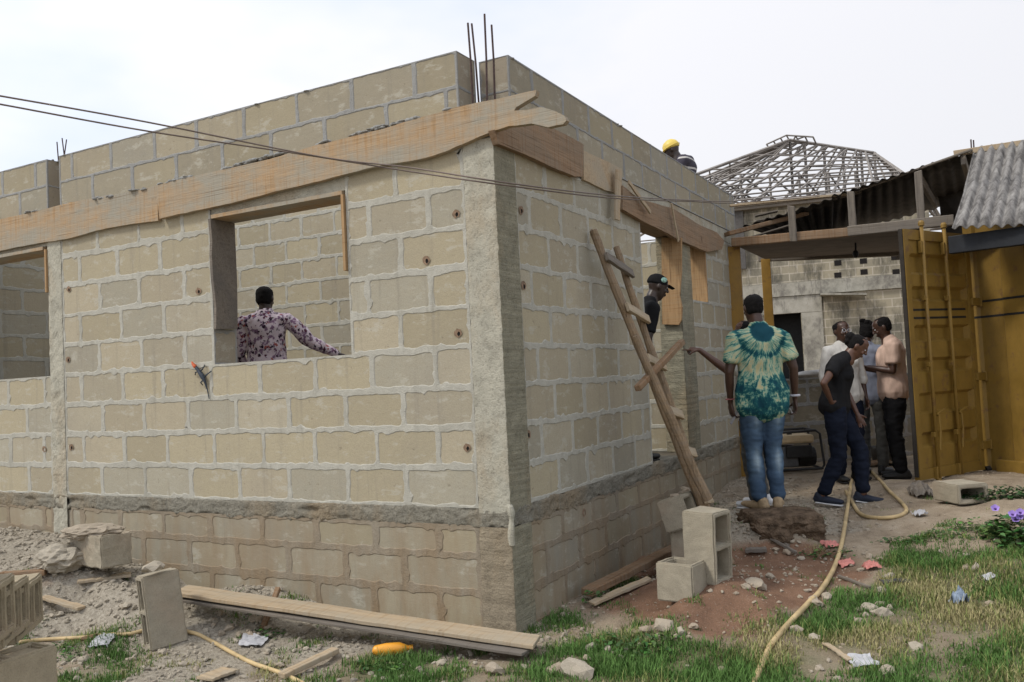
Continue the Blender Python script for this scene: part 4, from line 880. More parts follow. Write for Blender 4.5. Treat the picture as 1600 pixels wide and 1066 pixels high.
# lean-to canopy between house and container
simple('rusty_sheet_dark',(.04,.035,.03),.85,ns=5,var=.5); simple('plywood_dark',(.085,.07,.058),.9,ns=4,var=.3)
cn=empty('lean_to_canopy',AD(1300,345,9.8),'dark makeshift lean-to canopy of old sheets between the house and the container','canopy')
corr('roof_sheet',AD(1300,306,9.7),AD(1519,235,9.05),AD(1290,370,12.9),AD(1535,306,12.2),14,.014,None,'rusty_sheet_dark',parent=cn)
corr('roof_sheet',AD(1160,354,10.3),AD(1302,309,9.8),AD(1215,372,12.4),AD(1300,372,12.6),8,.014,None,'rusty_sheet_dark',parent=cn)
def cst(name,a,b_,w_,t_,mat='plank_grey'): return stick(name,a,b_,w_,t_,mat,None,None,6,parent=cn)
cst('edge_batten',AD(1140,322,9.9),AD(1330,303,9.75),.05,.025,'plank_pale'); cst('edge_batten',AD(1330,302,9.75),AD(1519,234,9.0),.04,.02)
cst('front_beam',AD(1143,379,10.1),AD(1338,362,9.5),.06,.10,'plank_brown'); cst('front_beam',AD(1325,362,9.45),AD(1490,344,8.95),.06,.11)
cst('rafter',AD(1135,366,10.1),AD(1260,334,10.3),.10,.05,'plank_brown')
cst('rear_beam',AD(1185,404,12.7),AD(1420,394,12.2),.06,.10)
for (x,y0,y1,d) in [(1238,378,322,9.75),(1331,362,300,9.5),(1437,350,268,9.15)]: cst('prop',AD(x+2,y0,d),AD(x-2,y1,d),.075,.05)
cst('rafter',AD(1505,250,9.1),AD(1530,330,11.5),.05,.1); cst('rafter',AD(1435,276,9.2),AD(1462,320,11.8),.05,.1)
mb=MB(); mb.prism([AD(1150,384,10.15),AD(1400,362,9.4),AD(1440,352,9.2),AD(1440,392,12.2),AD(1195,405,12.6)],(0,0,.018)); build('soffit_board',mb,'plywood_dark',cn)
mb=MB(); mb.prism([AD(1462,295,11.5),AD(1530,270,11.3),AD(1530,380,11.3),AD(1472,370,11.5),AD(1468,318,11.5)],(0,.02,0)); build('dark_gap_panel',mb,'rusty_sheet_dark',cn)  # added dark panel: closes the sky gap, stands in for shade under the roof
for i,(x,y,x2,y2,d) in enumerate([(1180,338,1215,330,10.4),(1182,346,1222,338,10.6),(1170,372,1235,352,10.2),(1300,312,1345,300,9.9)]):
    cst('broken_batten',AD(x,y,d),AD(x2,y2,d-.1),.10,.015)
mb=MB(); mb.tube([AD(1337,372,10.5),AD(1337,392,10.5)],.012,6); mb.ell(AD(1337,397,10.5),(.035,.035,.05),10); tagp(build('hanging_bulb_holder',mb,'black_paint_and_shade',loc=AD(1337,372,10.5)),'small black lamp holder hanging under the canopy','lamp holder')
def post(a,b_,r,label):
    mb=MB(); mb.box((V(a)+V(b_))/2,(r,r,(V(b_)-V(a)).length),Matrix.Rotation(.2,3,'Z')); o=build('steel_post',mb,'yellow_post_paint',loc=a,bevel=.006); return tagp(o,label,'post')
a=AD(1163,742,10.2);b_=AD(1149,385,10.2); b_.x=a.x=(a.x+b_.x)/2;b_.y=a.y=(a.y+b_.y)/2; a.z=.2; post(a,b_,.155,'yellow steel post at the far end of the side wall under the canopy')
a=AD(1198,600,12.7); b_=AD(1196,405,12.7); a.x=b_.x;a.y=b_.y;a.z=.1; post(a,b_,.13,'thinner yellow steel post behind the tie-dye shirt man')
mb=MB(); a=AD(1166,742,10.6);b_=AD(1160,385,10.6);a.z=.2; mb.box((a+V((a.x,a.y,b_.z)))/2,(.08,.1,b_.z-.2)); tagp(build('wood_post',mb,'plank_brown',loc=a),'dark timber post standing right behind the yellow post','post')
# ---------------------------------------------------------------- far block building with bare roof frame
b=NB('far_blockwork'); br=b.new('ShaderNodeTexBrick'); br.offset=.5; b.lk(b.co(),br.inputs['Vector'])
for k,v in (('Scale',1.0),('Mortar Size',.018),('Mortar Smooth',.2),('Bias',-.1),('Brick Width',.48),('Row Height',.25)): br.inputs[k].default_value=v
br.inputs['Color1'].default_value=(.31,.275,.20,1); br.inputs['Color2'].default_value=(.20,.185,.145,1); br.inputs['Mortar'].default_value=(.40,.36,.29,1)
f=b.noise(.45,6,.7); g=b.noise(3,6,.75,b.co((1,.35,1))); l=b.noise(1.2,7,.7,b.co((1.5,.5,1)))
c=b.mix(b.math('MULTIPLY',b.ramp(l,[(.45,0.0),(.6,1.0)]),.75),br.outputs['Color'],(.06,.058,.05)); c=b.mix(b.math('MULTIPLY',b.ramp(g,[(.56,0.0),(.66,1.0)]),.5),c,(.42,.39,.33)); b.done(c,.95,spec=.1)
b=NB('far_plaster'); f=b.noise(1.5,7,.75); g=b.noise(5,6,.7,b.co((1,.3,1))); c=b.ramp(f,[(.35,(.16,.15,.13)),(.5,(.30,.285,.24)),(.7,(.40,.38,.33))]); c=b.mix(b.math('MULTIPLY',b.ramp(g,[(.52,0.0),(.62,1.0)]),.6),c,(.12,.11,.10)); b.done(c,.95,spec=.1)
B0=AD(1085,600,28.0); B1=AD(1530,600,25.2); B0.z=B1.z=-.3; bu=(B1-B0); WB=bu.length; bu.normalize(); bn=V((bu.y,-bu.x,0))
far=bpy.data.objects.new('block_building',None); C.objects.link(far); M=Matrix((bu,V((0,0,1)),bn)).transposed().to_4x4(); M.translation=B0; far.matrix_basis=M
tagp(far,'stained two storey block building behind with a bare timber roof frame','building')
def BW(px,py): # pixel to wall local coordinates
    r=ray(px,py); t=(B0-CAM).dot(bn)/r.dot(bn); p=CAM+r*t-B0; return p.dot(bu),p.z
Hw=BW(1250,318)[1]
dx0,dz0=BW(1208,620); dx1,dz1=BW(1251,489)
mb=MB(); Z=0
def rect(x0,z0,x1,z1,zz=0,mi=0): mb.add([(x0,z0,zz),(x1,z0,zz),(x1,z1,zz),(x0,z1,zz)],[(0,1,2,3)],mi)
rect(0,0,dx0,Hw); rect(dx1,0,WB-1.0,Hw); rect(dx0,dz1,dx1,Hw); rect(dx0,0,dx1,dz1-2.2) if dz1>2.2 else None
mb.add([(0,0,0),(0,Hw,0),(0,0,-8),(0,Hw,-8),(WB-1.0,0,0),(WB-1.0,Hw,0),(WB-1.0,0,-8),(WB-1.0,Hw,-8)],[(0,1,3,2),(4,6,7,5),(2,3,7,6)])
build('wall',mb,'far_blockwork',far,local=True)
mb=MB(); z0=max(.0,dz1-2.2); mb.add([(dx0,z0,0),(dx1,z0,0),(dx1,dz1,0),(dx0,dz1,0),(dx0,z0,-.9),(dx1,z0,-.9),(dx1,dz1,-.9),(dx0,dz1,-.9)],[(0,4,7,3),(1,2,6,5),(3,7,6,2),(0,1,5,4),(4,5,6,7)]); build('doorway',mb,'black_paint_and_shade',far,local=True)  # recess faces coloured near-black, the shade of the room painted in
mb=MB(); xa,za=BW(1080,468); xb,zb=BW(1400,440); zl=BW(1300,458)[1]; zh=BW(1300,437)[1]; mb.box2((0,zl,.001),(WB-1.0,zh,.10)); 
x0,_=BW(1252,489); x1,_=BW(1285,489); mb.box2((x0,0.05,.001),(x1,zl-.01,.04)); x2,z2=BW(1207,489); mb.box2((x2-.8,dz1+.01,.001),(x1,zl-.01,.05)); build('ring_beam',mb,'far_plaster',far,local=True)
mb=MB(); mb.box2((0,Hw-.05,-.2),(WB-1.0,Hw+.12,.25)); build('eaves_board',mb,'plank_grey',far,local=True)
simple('bucket_grey2',(.09,.085,.08),.9); xp,_=BW(1152,350); mb=MB(); mb.box2((xp-.2,Hw-1.9,.001),(xp+.2,Hw,.12)); build('column',mb,'bucket_grey2',far,local=True)
mb=MB(); 
for (px,py) in [(1309,411),(1349,408),(1309,430),(1350,425),(1398,402),(1400,425),(1207,402),(1245,370)]:
    x,z=BW(px,py); mb.box2((x-.10,z-.08,.002),(x+.10,z+.08,.012))
build('wall_hole',mb,'hole_dark',far,local=True)['kind']='stuff'  # thin dark plates on the wall face, painted as the shade inside holes
xh,zh2=BW(1290,463); mb=MB(); mb.box((xh+.5,zh2-.02,.35),(1.3,.05,.6),Matrix.Rotation(-.08,3,'Z')); build('window_hood',mb,'far_plaster',far,local=True)
# roof frame
simple('roof_timber',(.24,.22,.20),.9,ns=3,var=.3)
mb=MB()
eL,_=BW(1080,300); eR,_=BW(1418,300); 
apx,apz=BW(1236,214); DPT=9.0; zE=Hw+.1; zR=apz*1.13-.2
A=V((apx+.2,zR,-DPT*.40)); 
def toloc(p): q=M.inverted()@V(p); return q
A=toloc(AD(1234,219,31.5)); B=toloc(AD(1366,239,33.0)); B.y=min(B.y,A.y)
EL=toloc(AD(1075,276,27.5)); 
FL=V((-4.2,zE,.3)); FR=V((WB-1.2,zE,.3)); BLk=V((-5.2,zE,-9.5)); BR=V((WB+.6,zE,-9.5))
def rod(a,b_,r=.045): mb.tube([a,b_],r,4)
for a,b_ in ((A,B),(A,FL),(A,BLk),(B,FR),(B,BR)): rod(a,b_,.06)
for a,b_ in ((FL,FR),(FL,BLk),(FR,BR),(BLk,BR)): rod(a,b_,.06)
N=11
for i in range(1,N): # purlins
    t=i/N
    pfl,pfr,pbl,pbr=FL.lerp(A,t),FR.lerp(B,t),BLk.lerp(A,t),BR.lerp(B,t)
    rod(pfl,pfr,.028);rod(pfl,pbl,.028);rod(pbl,pbr,.028);rod(pfr,pbr,.028)
mbp=mb; build('purlins',mb,'roof_timber',far,local=True)
mb=MB()
for i in range(1,9):
    t=i/9; f1=FL.lerp(FR,t); rg=A.lerp(B,t); rod(f1,rg,.04); b1=BLk.lerp(BR,t); rod(b1,rg,.035)
    l1=FL.lerp(BLk,t); rod(l1,A if abs(t-.5)<.3 else (FL if t<.5 else BLk).lerp(A,.5+.2*t),.035)
for i in range(0,10):
    t=i/9; f1=FL.lerp(FR,t); rg=A.lerp(B,max(0,min(1,(t-.25)*2))); base=V((rg.x,zE,rg.z)); rod(base,rg,.05); rod(f1,base,.045)
    m1=f1.lerp(rg,.5); rod(V((m1.x,zE,m1.z)),m1,.04); rod(V((m1.x,zE,m1.z)),rg,.035); rod(base,m1,.035)
    bk=BLk.lerp(BR,t); m2=bk.lerp(rg,.5); rod(base,m2,.035); rod(base,bk,.04); rod(V((m2.x,zE,m2.z)),m2,.04)
for _ in range(14):
    x=random.uniform(FL.x+2,FR.x-5); zz=random.uniform(-8,-1); h=zE+random.uniform(.8,2.2); rod(V((x,zE,zz)),V((x+random.uniform(-1.2,1.2),h,zz)),.035)
build('trusses',mb,'roof_timber',far,local=True)
mb=MB(); cp=[A+V((-.8,-.12,.3)),A+V((-.1,.14,.2)),A+V((.8,-.05,.2))]; cq=[p+V((.1,.0,-1.2)) for p in cp]
for a,b_ in zip(cp[:-1]+cq[:-1],cp[1:]+cq[1:]): rod(a,b_,.03)
for a,b_ in zip(cp,cq): rod(a,b_,.03)
for k in (.35,.7): rod(cp[0].lerp(cp[1],k),cq[0].lerp(cq[1],k),.03); rod(cp[1].lerp(cp[2],k),cq[1].lerp(cq[2],k),.03); rod(cp[1].lerp(cp[2],k),A+V((.4*k,0,0)),.03)
build('ridge_cap_frame',mb,'roof_timber',far,local=True)
# ---------------------------------------------------------------- low wall behind the people
L0=AD(1150,728,10.9); L1=AD(1475,735,11.6); L0.z=L1.z=0; lu=(L1-L0);WL=lu.length;lu.normalize();ln_=V((-lu.y,lu.x,0))
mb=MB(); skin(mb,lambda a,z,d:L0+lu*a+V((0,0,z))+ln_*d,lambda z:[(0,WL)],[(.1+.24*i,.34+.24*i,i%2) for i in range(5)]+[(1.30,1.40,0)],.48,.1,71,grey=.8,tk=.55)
P=[L0+ln_*.014,L1+ln_*.014,L1+ln_*.2,L0+ln_*.2]; mb.prism([p+V((0,0,.05)) for p in P],(0,0,1.345),1); tagp(build('low_wall',mb,['sandcrete_block','mortar_grey'],tint=True,loc=L0),'low dim block wall behind the generator and the group','wall')
simple('sack_white',(.55,.54,.52),.9,ns=8)
sp=AD(1277,592,10.95); sp.z=1.40; mb=MB(); vv,ff=rockverts(1,77,3,.25,.3); mb.add([V((p.x*.25,p.y*.16,p.z*.22+.04))+sp for p in vv],ff); tagp(build('cement_bag',mb,'sack_white',smooth=True,loc=sp),'crumpled white bag lying on top of the low wall','bag')
# ---------------------------------------------------------------- generator
simple('tank_cream',(.55,.42,.25),.5,var=.15,spec=.4); simple('machine_black',(.02,.02,.02),.5,spec=.4); simple('machine_grey',(.10,.10,.10),.5)
g0=AD(1243,728,10.2); g0.z=gz(g0.x,g0.y)+.02; gen=empty('generator',g0,'small portable generator with a cream tank in a black tube frame by the low wall','generator'); gx=hdir(0);gy=hdir(90)
def GG(a,b_,z): return g0+gx*a+gy*b_+V((0,0,z))
RZ=Matrix.Rotation(math.atan2(gx.y,gx.x),3,'Z')
for s in (-1,1):
    mb=MB(); yy=s*.2; mb.tube([GG(-.3,yy,.03),GG(-.31,yy,.40),GG(-.27,yy,.45),GG(.19,yy,.46),GG(.24,yy,.42),GG(.27,yy,.06),GG(.24,yy,.02),GG(-.3,yy,.02)],.015,8); build('tube_frame',mb,'machine_black',gen,smooth=True)
mb=MB(); 
for a,z in ((-.27,.45),(.19,.46),(.25,.02),(-.29,.02)): mb.tube([GG(a,-.2,z),GG(a,.2,z)],.013,8)
build('cross_tubes',mb,'machine_black',gen)
mb=MB(); mb.box(GG(-.03,0,.36),(.44,.32,.10),RZ); build('fuel_tank',mb,'tank_cream',gen,bevel=.03); mb=MB(); mb.tube([GG(-.05,0,.41),GG(-.05,0,.44)],.03,12); build('tank_cap',mb,'machine_black',gen)
mb=MB(); mb.box(GG(-.12,0,.16),(.24,.28,.24),RZ); build('engine',mb,'machine_grey',gen,bevel=.02); mb=MB(); mb.tube([GG(.02,0,.15),GG(.22,0,.15)],.11,18); build('alternator',mb,'machine_black',gen,smooth=False); mb=MB(); mb.box(GG(0,-.16,.22),(.3,.04,.14),RZ); build('control_panel',mb,'machine_black',gen,bevel=.01)
simple('bucket_grey',(.12,.12,.115),.6)
b0=AD(1385,716,10.6); b0.z=gz(b0.x,b0.y); mb=MB(); mb.tube([b0,b0+V((0,0,.19)),b0+V((0,0,.21)),b0+V((0,0,.2)),b0+V((0,0,.03))],[.15,.19,.20,.18,.13],20); tagp(build('basin',mb,'bucket_grey',smooth=True,loc=b0),'dark grey basin on the ground behind the group','basin')
# ---------------------------------------------------------------- flowering plant and weeds
b=NB('leaf_green'); oi=b.attr('tint'); b.done(oi,.6,spec=.3)
simple('petal_purple',(.36,.25,.62),.6,var=.15); simple('petal_throat',(.08,.03,.15),.7)
def leaves(name,c,R,n,size,label,cat,seed,cols=((.05,.11,.025),(.09,.16,.04),(.035,.08,.02)),flat=.5,parent=None):
    rnd=random.Random(seed); mb=MB(); c=V(c)
    for _ in range(n):
        while 1:
            p=V((rnd.uniform(-1,1),rnd.uniform(-1,1),rnd.uniform(0,1)))
            if p.length<1+.3*NV(p*3+V((seed,0,0))): break
        q=c+V((p.x*R[0],p.y*R[1],0)); q.z=gz(q.x,q.y)+p.z*R[2]; s=size*rnd.uniform(.5,1.3)
        M=Euler((rnd.uniform(-flat,flat),rnd.uniform(-flat,flat),rnd.uniform(0,6.3))).to_matrix(); k=rnd.choice(cols); k=tuple(x*rnd.uniform(.7,1.3) for x in k)
        sh=[(0,-.6,0),(.38,-.35,.03),(.42,.1,.05),(0,.9,-.12),(-.42,.1,.05),(-.38,-.35,.03)]
        mb.add([q+M@(V(v)*s) for v in sh],[(0,1,2,3),(0,3,4,5)],0,k)
    o=build(name,mb,'leaf_green',parent,tint=True,loc=None if parent else c)
    if label: tagp(o,label,cat,None,'stuff')
    return o
fc=GP(1592,845); pl=empty('flowering_plant',fc,'leafy creeper with open purple flowers at the right edge','plant')
leaves('foliage',fc,(.26,.20,.17),900,.032,None,None,3,parent=pl)
def flower(px,py,d):
    c=AD(px,py,d); ax=(CAM-c).normalized()*.8+V((0,0,.6)); ax.normalize(); e1=ax.orthogonal().normalized(); e2=ax.cross(e1); vs=[c-ax*.02]; 
    for k in range(20):
        a=2*math.pi*k/20; r=.026*(1+.10*math.cos(5*a)); vs.append(c+e1*r*math.cos(a)+e2*r*math.sin(a)+ax*.004)
    mb=MB(); mb.add(vs,[(0,1+k,1+(k+1)%20) for k in range(20)]); o=build('flower',mb,'petal_purple',pl); s=o.modifiers.new('s','SOLIDIFY'); s.thickness=.001
    mb=MB(); mb.ell(c-ax*.008,(.009,.009,.006),8); build('flower_throat',mb,'petal_throat',o)
fd=PX(fc)[2]-.05
for (x,y) in [(1555,794),(1582,803),(1587,811),(1593,807),(1594,800)]: flower(x,y,fd)
leaves('low_weed',GP(1578,778),(.5,.14,.10),600,.03,'dark low creeping weed along the foot of the container','weed',4,cols=((.03,.07,.02),(.05,.09,.03)))
leaves('low_weed',GP(950,1010),(.16,.12,.07),90,.026,'broad leaved green weed in the grass right of the corner','weed',5); leaves('low_weed',GP(1005,1020),(.22,.14,.08),160,.022,'leafy green weed patch in the grass below the pointed tan stone','weed',6)
leaves('low_weed',GP(930,945),(.10,.05,.09),60,.022,'small weed sprouting at the foot of the side wall beside the timber','weed',7); leaves('low_weed',GP(600,1048),(.2,.10,.05),120,.02,'weed patch at the bottom below the orange bottle','weed',8); leaves('low_weed',GP(1290,870),(.22,.1,.06),110,.022,'weed patch between the earth lump and the hose','weed',9); leaves('low_weed',GP(90,1020),(.18,.12,.04),90,.02,'weed patch beside the block stack at lower left','weed',10); leaves('low_weed',GP(420,995),(.14,.08,.04),70,.02,'weed patch before the long planks','weed',12)
leaves('low_weed',GP(1440,842),(.35,.12,.05),200,.022,'weed strip bordering the bare path in front of the container','weed',15); leaves('low_weed',GP(1530,830),(.25,.1,.1),160,.022,'dense weed clump left of the flowering creeper','weed',16)
# ---------------------------------------------------------------- people
def m_cloth(name,c,ns=14,var=.18,bs=.35):
    b=NB(name); f=b.noise(ns,4,.6,b.co((1,1,.45))); g=b.noise(300,2); col=b.ramp(f,[(.3,mul(c,1-var)),(.7,mul(c,1+var))]); b.done(col,.9,b.bump(b.math('ADD',f,b.math('MULTIPLY',g,.1)),bs,.012),spec=.1)
def m_skin(name,c):
    b=NB(name); f=b.noise(20,4); b.done(b.ramp(f,[(.3,mul(c,.85)),(.7,mul(c,1.15))]),.42,b.bump(f,.2,.003),spec=.5)
m_skin('skin_deep',(.055,.026,.016)); m_skin('skin_brown',(.10,.045,.026)); m_skin('skin_dark',(.03,.017,.012))
simple('hair_black',(.009,.008,.008),.9,ns=120,var=.5,bs=.8,bd=.004,spec=.15)
m_cloth('cloth_black',(.014,.014,.015)); m_cloth('denim_dark',(.010,.013,.023)); m_cloth('trouser_black',(.010,.010,.011)); m_cloth('cloth_peach',(.50,.36,.29)); m_cloth('cloth_white',(.58,.56,.52)); m_cloth('cloth_greyblue',(.20,.22,.28)); m_cloth('trouser_grey',(.085,.085,.08)); m_cloth('cloth_navy',(.02,.025,.045))
simple('shoe_tan',(.30,.22,.13),.8,ns=30); simple('shoe_white',(.6,.6,.6),.6); simple('shoe_navy',(.02,.025,.04),.7); simple('shoe_black',(.02,.02,.02),.6); simple('helmet_yellow',(.70,.52,.10),.45,ns=5,var=.15,spec=.5)
# tie-dye: rings of pleats round the neck point at the back
b=NB('tie_dye'); p=b.sep(b.co((1,1,1),(0,0,-1.43))); 
dx=p[0]; dz=p[2]; w1=b.noise(7,4,.6,b.co((1,1,1)))
r=b.math('SQRT',b.math('ADD',b.math('MULTIPLY',dx,dx),b.math('MULTIPLY',dz,dz)))
rw=b.math('ADD',r,b.math('MULTIPLY',b.math('SUBTRACT',w1,.5),.10))
th=b.math('ARCTAN2',dx,b.math('SUBTRACT',0.0,dz))
pl=b.noise(1.0,6,.8,b.comb(b.math('MULTIPLY',th,8.5),b.math('MULTIPLY',r,7.0),b.math('MULTIPLY',p[1],2.0)),.5)
ring=b.ramp(b.math('MULTIPLY',rw,1.6),[(.0,1.0),(.11,.95),(.15,.10),(.24,.16),(.30,.55),(.34,.16),(.52,.08),(.66,.28),(.85,.24),(1.0,.30)])
low=b.noise(8,5,.7,b.co((.9,1,1.5)))
fac=b.math('ADD',b.math('ADD',b.math('MULTIPLY',pl,1.75),b.math('MULTIPLY',ring,.75)),-.70)
fac=b.math('ADD',fac,b.math('MULTIPLY',b.math('MULTIPLY',b.ramp(r,[(.33,0.0),(.42,1.0)]),b.math('SUBTRACT',low,.42)),1.6))
c=b.ramp(fac,[(.10,(.44,.39,.21)),(.22,(.42,.43,.29)),(.34,(.16,.32,.24)),(.46,(.018,.10,.105)),(.7,(.010,.05,.07))])
f=b.noise(16,4,.6,b.co((1,1,.8))); b.done(c,.9,b.bump(f,.5,.012),spec=.1)
b=NB('floral_print'); v=b.new('ShaderNodeTexVoronoi'); v.inputs['Scale'].default_value=38; v.inputs['Randomness'].default_value=1
n_=b.noise(30,3); vm=b.new('ShaderNodeVectorMath'); vm.operation='ADD'; b.lk(b.tc.outputs['Object'],vm.inputs[0]); nn_=b.new('ShaderNodeTexNoise'); nn_.inputs['Scale'].default_value=35; sc_=b.new('ShaderNodeVectorMath'); sc_.operation='SCALE'; sc_.inputs['Scale'].default_value=.05; b.lk(nn_.outputs['Color'],sc_.inputs[0]); b.lk(sc_.outputs[0],vm.inputs[1]); b.lk(vm.outputs[0],v.inputs['Vector'])
vc=b.sep(v.outputs['Color']); c=b.ramp(vc[0],[(.0,(.03,.015,.03)),(.15,(.09,.025,.05)),(.26,(.30,.08,.07)),(.32,(.30,.08,.07)),(.33,(.60,.50,.54)),(.72,(.66,.58,.62)),(.73,(.20,.12,.19))],'CONSTANT'); c=b.mix(b.ramp(v.outputs['Distance'],[(.5,0.0),(.72,1.0)]),c,(.62,.54,.58)); b.done(c,.9,spec=.1)
# washed denim: faded on calves and seat
b=NB('denim_faded'); p=b.sep(b.co()); f=b.noise(6,5,.7,b.co((1,1,.6)))
def hump(z0,h): return b.math('SUBTRACT',1.0,b.math('MINIMUM',b.math('ABSOLUTE',b.math('DIVIDE',b.math('SUBTRACT',p[2],z0),h)),1.0))
lx=b.math('SUBTRACT',1.0,b.math('MINIMUM',b.math('MULTIPLY',b.math('ABSOLUTE',b.math('SUBTRACT',b.math('ABSOLUTE',p[0]),.085)),16.0),1.0))
fd_=b.math('MULTIPLY',b.math('ADD',b.math('MULTIPLY',hump(.40,.17),1.0),b.math('MULTIPLY',hump(.74,.17),.7)),lx); fd_=b.math('ADD',fd_,b.math('MULTIPLY',b.math('SUBTRACT',f,.5),.5),True)
c=b.ramp(fd_,[(.0,(.045,.075,.12)),(.35,(.09,.14,.20)),(.9,(.26,.33,.38))]); b.done(c,.9,b.bump(b.noise(12,4,.6,b.co((1,1,1.6))),.6,.012),spec=.1)
b=NB('stripe_sleeve'); p=b.sep(b.co()); c=b.ramp(b.math('FRACT',b.math('MULTIPLY',p[2],9.0)),[(.0,(.05,.045,.06)),(.78,(.05,.045,.06)),(.8,(.5,.48,.45))],'CONSTANT'); b.done(c,.9)
TS=bpy.data.scenes.new('work'); TVL=TS.view_layers[0]
def remesh(mb,name,vox,smooth=4,wr=0,wsc=9,seed=0,stretch=(1,1,.5)):
    me=mb.mesh(name); o=bpy.data.objects.new('tmp',me); TS.collection.objects.link(o)
    m=o.modifiers.new('r','REMESH'); m.mode='VOXEL'; m.voxel_size=vox
    if smooth: q=o.modifiers.new('s','SMOOTH'); q.factor=.5; q.iterations=smooth
    TVL.update(); dg=TVL.depsgraph; n=bpy.data.meshes.new_from_object(o.evaluated_get(dg)); bpy.data.objects.remove(o); n.name=name
    if wr:
        NN=[v.normal.copy() for v in n.vertices]; out=[]
        for v,nn in zip(n.vertices,NN):
            c=v.co; p=V((c.x*stretch[0],c.y*stretch[1],c.z*stretch[2])); q=c+nn*(NV(p*wsc+V((seed,0,0)))*wr+NV(p*wsc*2.6+V((0,seed,0)))*wr*.5+wr*.42); out+=[q.x,q.y,q.z]
        n.vertices.foreach_set('co',out)
    n.polygons.foreach_set('use_smooth',[True]*len(n.polygons)); return n
def finger(mb,base,d,curl,up,L,r):
    p=V(base); pts=[p.copy()]; dd=V(d).normalized(); side=dd.cross(up).normalized(); rr=[r*1.05]
    for k,(f) in enumerate((.42,.32,.26)):
        dd=Matrix.Rotation(-curl*(.7 if k==0 else 1),3,side)@dd; p=p+dd*L*f; pts.append(p.copy()); rr.append(r*(1-.12*(k+1)))
    mb.loft([(q,a,a) for q,a in zip(pts,rr)],8,side)
def hand(mb,wrist,d,palm,s=1,curl=.35,point=False,thumb=1):
    """d: along the hand, palm: the direction the palm faces"""
    d=V(d).normalized(); palm=(V(palm)-d*V(palm).dot(d)).normalized(); side=d.cross(palm)*thumb
    w=V(wrist); c=w+d*.055*s
    mb.loft([(w-d*.015,.021*s,.018*s),(w+d*.02*s,.028*s,.017*s),(w+d*.06*s,.040*s,.016*s),(w+d*.088*s,.039*s,.013*s)],12,side)
    for k,(o,L) in enumerate(((.030,.070),(.010,.078),(-.011,.072),(-.030,.058))):
        cu=curl if not point else (.03 if k==0 else 1.15)
        finger(mb,w+d*.088*s+side*o*s,d+side*o*2.5,cu,palm*-1,L*s,.0088*s)
    p0=w+d*.028*s+side*.026*s; dd=(d*.75+side*.75+palm*.25).normalized(); mb.loft([(p0,.013*s,.013*s),(p0+dd*.035*s,.011*s,.011*s),(p0+dd*.035*s+(dd+palm*.4).normalized()*.030*s,.0088*s,.0088*s)],8,palm)
def head_parts(mb,c,R):
    secs=[(-.118,.040,.026,.024),(-.095,.030,.045,.052),(-.065,.018,.057,.070),(-.02,.008,.066,.084),(.02,.0,.072,.092),(.06,-.006,.071,.090),(.088,-.010,.056,.072),(.103,-.010,.036,.048)]
    h=MB(); h.loft([((0,y,z),rx,ry) for z,y,rx,ry in secs],24,V((1,0,0)),capk=.25)
    h.loft([((0,.088,.022),.007,.009),((0,.100,-.004),.009,.010),((0,.106,-.022),.017,.012)],10,V((1,0,0)))
    h.ell((0,.088,-.054),(.024,.010,.006),10); h.ell((0,.085,-.064),(.021,.010,.007),10); h.ell((0,.086,.030),(.048,.010,.008),12)
    for s in(-1,1): h.ell((s*.074,-.008,-.005),(.010,.019,.030),10,Matrix.Rotation(.2*s,3,'Z')); h.ell((s*.034,.070,-.025),(.022,.016,.02),10)
    mb.add([c+R@p for p in h.v],h.f)
